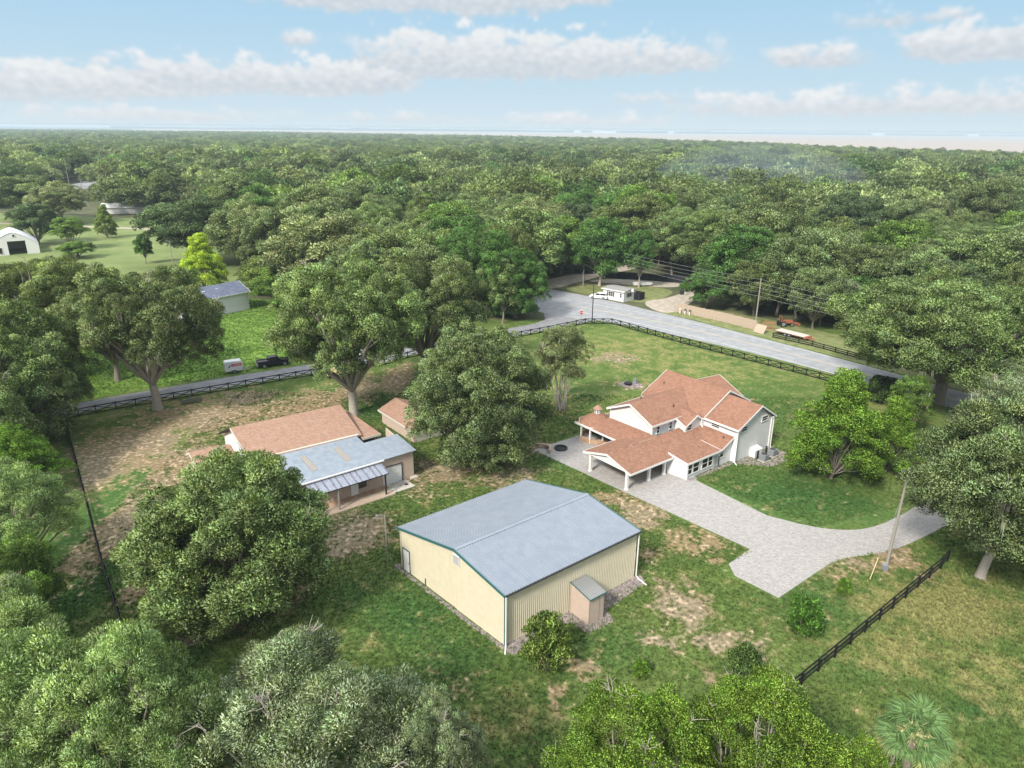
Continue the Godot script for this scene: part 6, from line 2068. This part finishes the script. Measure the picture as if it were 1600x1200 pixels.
func neighbours() -> void:
	var h := plain_house("blue_roofed_house", "long grey-walled house with dark blue roof across the lane", "house", Vector3(-72.6, 0, -165.0), -2.20, 17, 8.0, 4.6, 6.5, M.siding, M.blue_roof, [])
	var st := mb()
	box(st, Vector3(-8.56, .6, 0), Vector3(.08, 1.2, 7.9))
	box(st, Vector3(0, .6, 4.05), Vector3(16.9, 1.2, .08))
	box(st, Vector3(0, .6, -4.05), Vector3(16.9, 1.2, .08))
	box(st, Vector3(8.56, .6, 0), Vector3(.08, 1.2, 7.9))
	obj("skirting", st, M.white_paint, h)
	for q in [[-2.0, 1.0], [1.5, 1.2], [5, 1.0]]:
		for sd in [-1, 1]:
			st = mb()
			box(st, Vector3(q[0], 6.0 - .28 * q[1], sd * q[1] * 1.25), Vector3(.7, .3, .7))
			obj("roof_vent", st, M.white_trim, h)
	# white barn with rounded roof
	var b := thing("white_barn", "white metal barn with curved roof and open dark doorway at the left edge", "barn", Vector3(-170.5, 0, -243.5), .62)
	var prof := []
	for i in 13:
		var k := i / 6.0 - 1.0
		prof.append(Vector3(k * 7.2, 3.2 + 4.3 * (1.0 - pow(absf(k), 1.45)), 0))
	for i in 12:
		st = mb()
		slab(st, [prof[i], prof[i + 1], prof[i + 1] + Vector3(0, 0, -16), prof[i] + Vector3(0, 0, -16)], Vector3(0, .12, 0))
		obj("roof_sheet", st, M.white_roof, b)
	var end := [Vector3(-7.1, 0, -.1)]
	for p in prof: end.append(p * Vector3(.985, .99, 1) + Vector3(0, 0, -.1))
	end.append_array([Vector3(7.1, 0, -.1), Vector3(3.4, 0, -.1), Vector3(3.4, 4.6, -.1), Vector3(-1.8, 4.6, -.1), Vector3(-1.8, 0, -.1)])
	wall("end_wall", end, Vector3(0, 0, -.15), M.white_paint, b)
	for s in [-1, 1]: wall("side_wall", [Vector3(s * 7.1, 0, -.3), Vector3(s * 7.1, 3, -.3), Vector3(s * 7.1, 3, -15.9), Vector3(s * 7.1, 0, -15.9)], Vector3(-s * .15, 0, 0), M.white_paint, b)
	wall("back_wall", [Vector3(-7, 0, -15.8), Vector3(-7, 3.2, -15.8), Vector3(-4, 6, -15.8), Vector3(4, 6, -15.8), Vector3(7, 3.2, -15.8), Vector3(7, 0, -15.8)], Vector3(0, 0, -.1), M.white_paint, b)
	window(b, Vector3(-4.0, 1.6, -.06), .9, 2.0, Vector3(0, 0, 1), [1, 1])
	window(b, Vector3(.4, 6.4, -.06), .7, .7, Vector3(0, 0, 1), [1, 1])
	var bv := car("parked_car", "blue car beside the white barn at the left edge", "car", Vector3(-176.5, 0, -240.5), 1.2, M.blue_car)
	plain_house("far_house", "white house beyond the left field, at the left edge", "house", Vector3(-325, 0, -440), .3, 16, 10, 7, 11, M.white_paint, M.grey_roof, [[Vector3(-3, 2.5, 5.03), 1.6, 1.6, Vector3(0, 0, 1)], [Vector3(3, 2.5, 5.03), 1.6, 1.6, Vector3(0, 0, 1)]])
	plain_house("far_house", "pale low building behind the brown-green oak, by the farm lane", "house", Vector3(-196, 0, -372), .2, 26, 10, 3.2, 5.0, M.white_paint, M.white_roof, [])
	plain_house("far_house", "small grey-roofed house between the trees above the red flatbed", "house", Vector3(93, 0, -200), -.4, 8, 7, 3.4, 5.2, M.white_paint, M.white_roof, [[Vector3(-1, 1.7, 3.53), 1.2, 1.1, Vector3(0, 0, 1)]])
	plain_house("far_house", "small pink-roofed house right of the clearing", "house", Vector3(134, 0, -228), -.3, 7, 6, 4.2, 6.2, M.white_paint, M.red_roof, [[Vector3(-1, 1.8, 3.03), 1.2, 1.1, Vector3(0, 0, 1)]])
	plain_house("far_house", "pale house deep in the wood behind the guardhouse, left one", "house", Vector3(-30, 0, -560), .1, 22, 11, 13, 16, M.white_paint, M.grey_roof, [])
	plain_house("far_house", "pale long-roofed house deep in the wood, right of the first", "house", Vector3(2, 0, -585), -.15, 34, 12, 11, 13, M.cream_wall, M.grey_roof, [])
	plain_house("far_house", "grey house at the edge of the far clearing", "house", Vector3(122, 0, -700), -.1, 18, 11, 12, 15, M.white_paint, M.grey_roof, [])
	plain_house("far_house", "pale house half sunk in the wood at the upper right", "house", Vector3(345, 0, -620), -.3, 26, 11, 12, 15, M.white_paint, M.white_roof, [])
	# far shore: low wooded land with a few pale blocks
	st = mb()
	var r := RandomNumberGenerator.new()
	r.seed = 12
	var prev := 0.0
	for i in 160:
		var x := -6500.0 + i * 160.0
		var z := -12600.0 - (x + 2500.0) * .12
		var hgt := 26.0 + r.randf() * 16.0
		slab(st, [Vector3(x, 0, z), Vector3(x + 161, 0, z - 19), Vector3(x + 161, hgt, z - 19), Vector3(x, prev if prev > 0 else hgt, z)], Vector3(0, 0, -700))
		prev = hgt
	struct("far_shore_hills", st, M.far_forest_floor)
	for q in [[1050, -13040, 110, 32, "white block on the far shore, left of centre"], [1500, -13080, 380, 26, "long pale building on the far shore, left of centre"], [2650, -13220, 80, 32, "pale block on the far shore, behind the pale drooping oak"], [6350, -13640, 200, 28, "pale building on the far shore, at the right"], [8100, -13800, 150, 30, "pale building on the far shore, at the far right"]]:
		var fb := thing("far_building", q[4], "building", Vector3(q[0], 0, q[1] + 520))
		wall("block", [Vector3(-q[2] / 2.0, 0, 0), Vector3(-q[2] / 2.0, q[3], 0), Vector3(q[2] / 2.0, q[3], 0), Vector3(q[2] / 2.0, 0, 0)], Vector3(0, 0, -60), M.white_paint, fb)
		roof([Vector3(-q[2] / 2.0 - 3, q[3] + 5, 3), Vector3(q[2] / 2.0 + 3, q[3] + 5, 3), Vector3(q[2] / 2.0 + 3, q[3] + 5, -63), Vector3(-q[2] / 2.0 - 3, q[3] + 5, -63)], M.white_roof, fb, [], 5.0)

# a thin bank of blue smoke that lies over the wood
func smoke() -> void:
	var fm := FogMaterial.new()
	fm.density = 0.0028
	fm.albedo = Color(.80, .88, .96)
	fm.edge_fade = .6
	var f := FogVolume.new()
	f.name = "smoke"
	f.shape = RenderingServer.FOG_VOLUME_SHAPE_ELLIPSOID
	f.size = Vector3(120, 40, 80)
	f.material = fm
	f.position = Vector3(135, 16, -410)
	add_child(f)
	tag(f, "thin bluish smoke hanging over the wood, upper right of the guardhouse", "smoke")
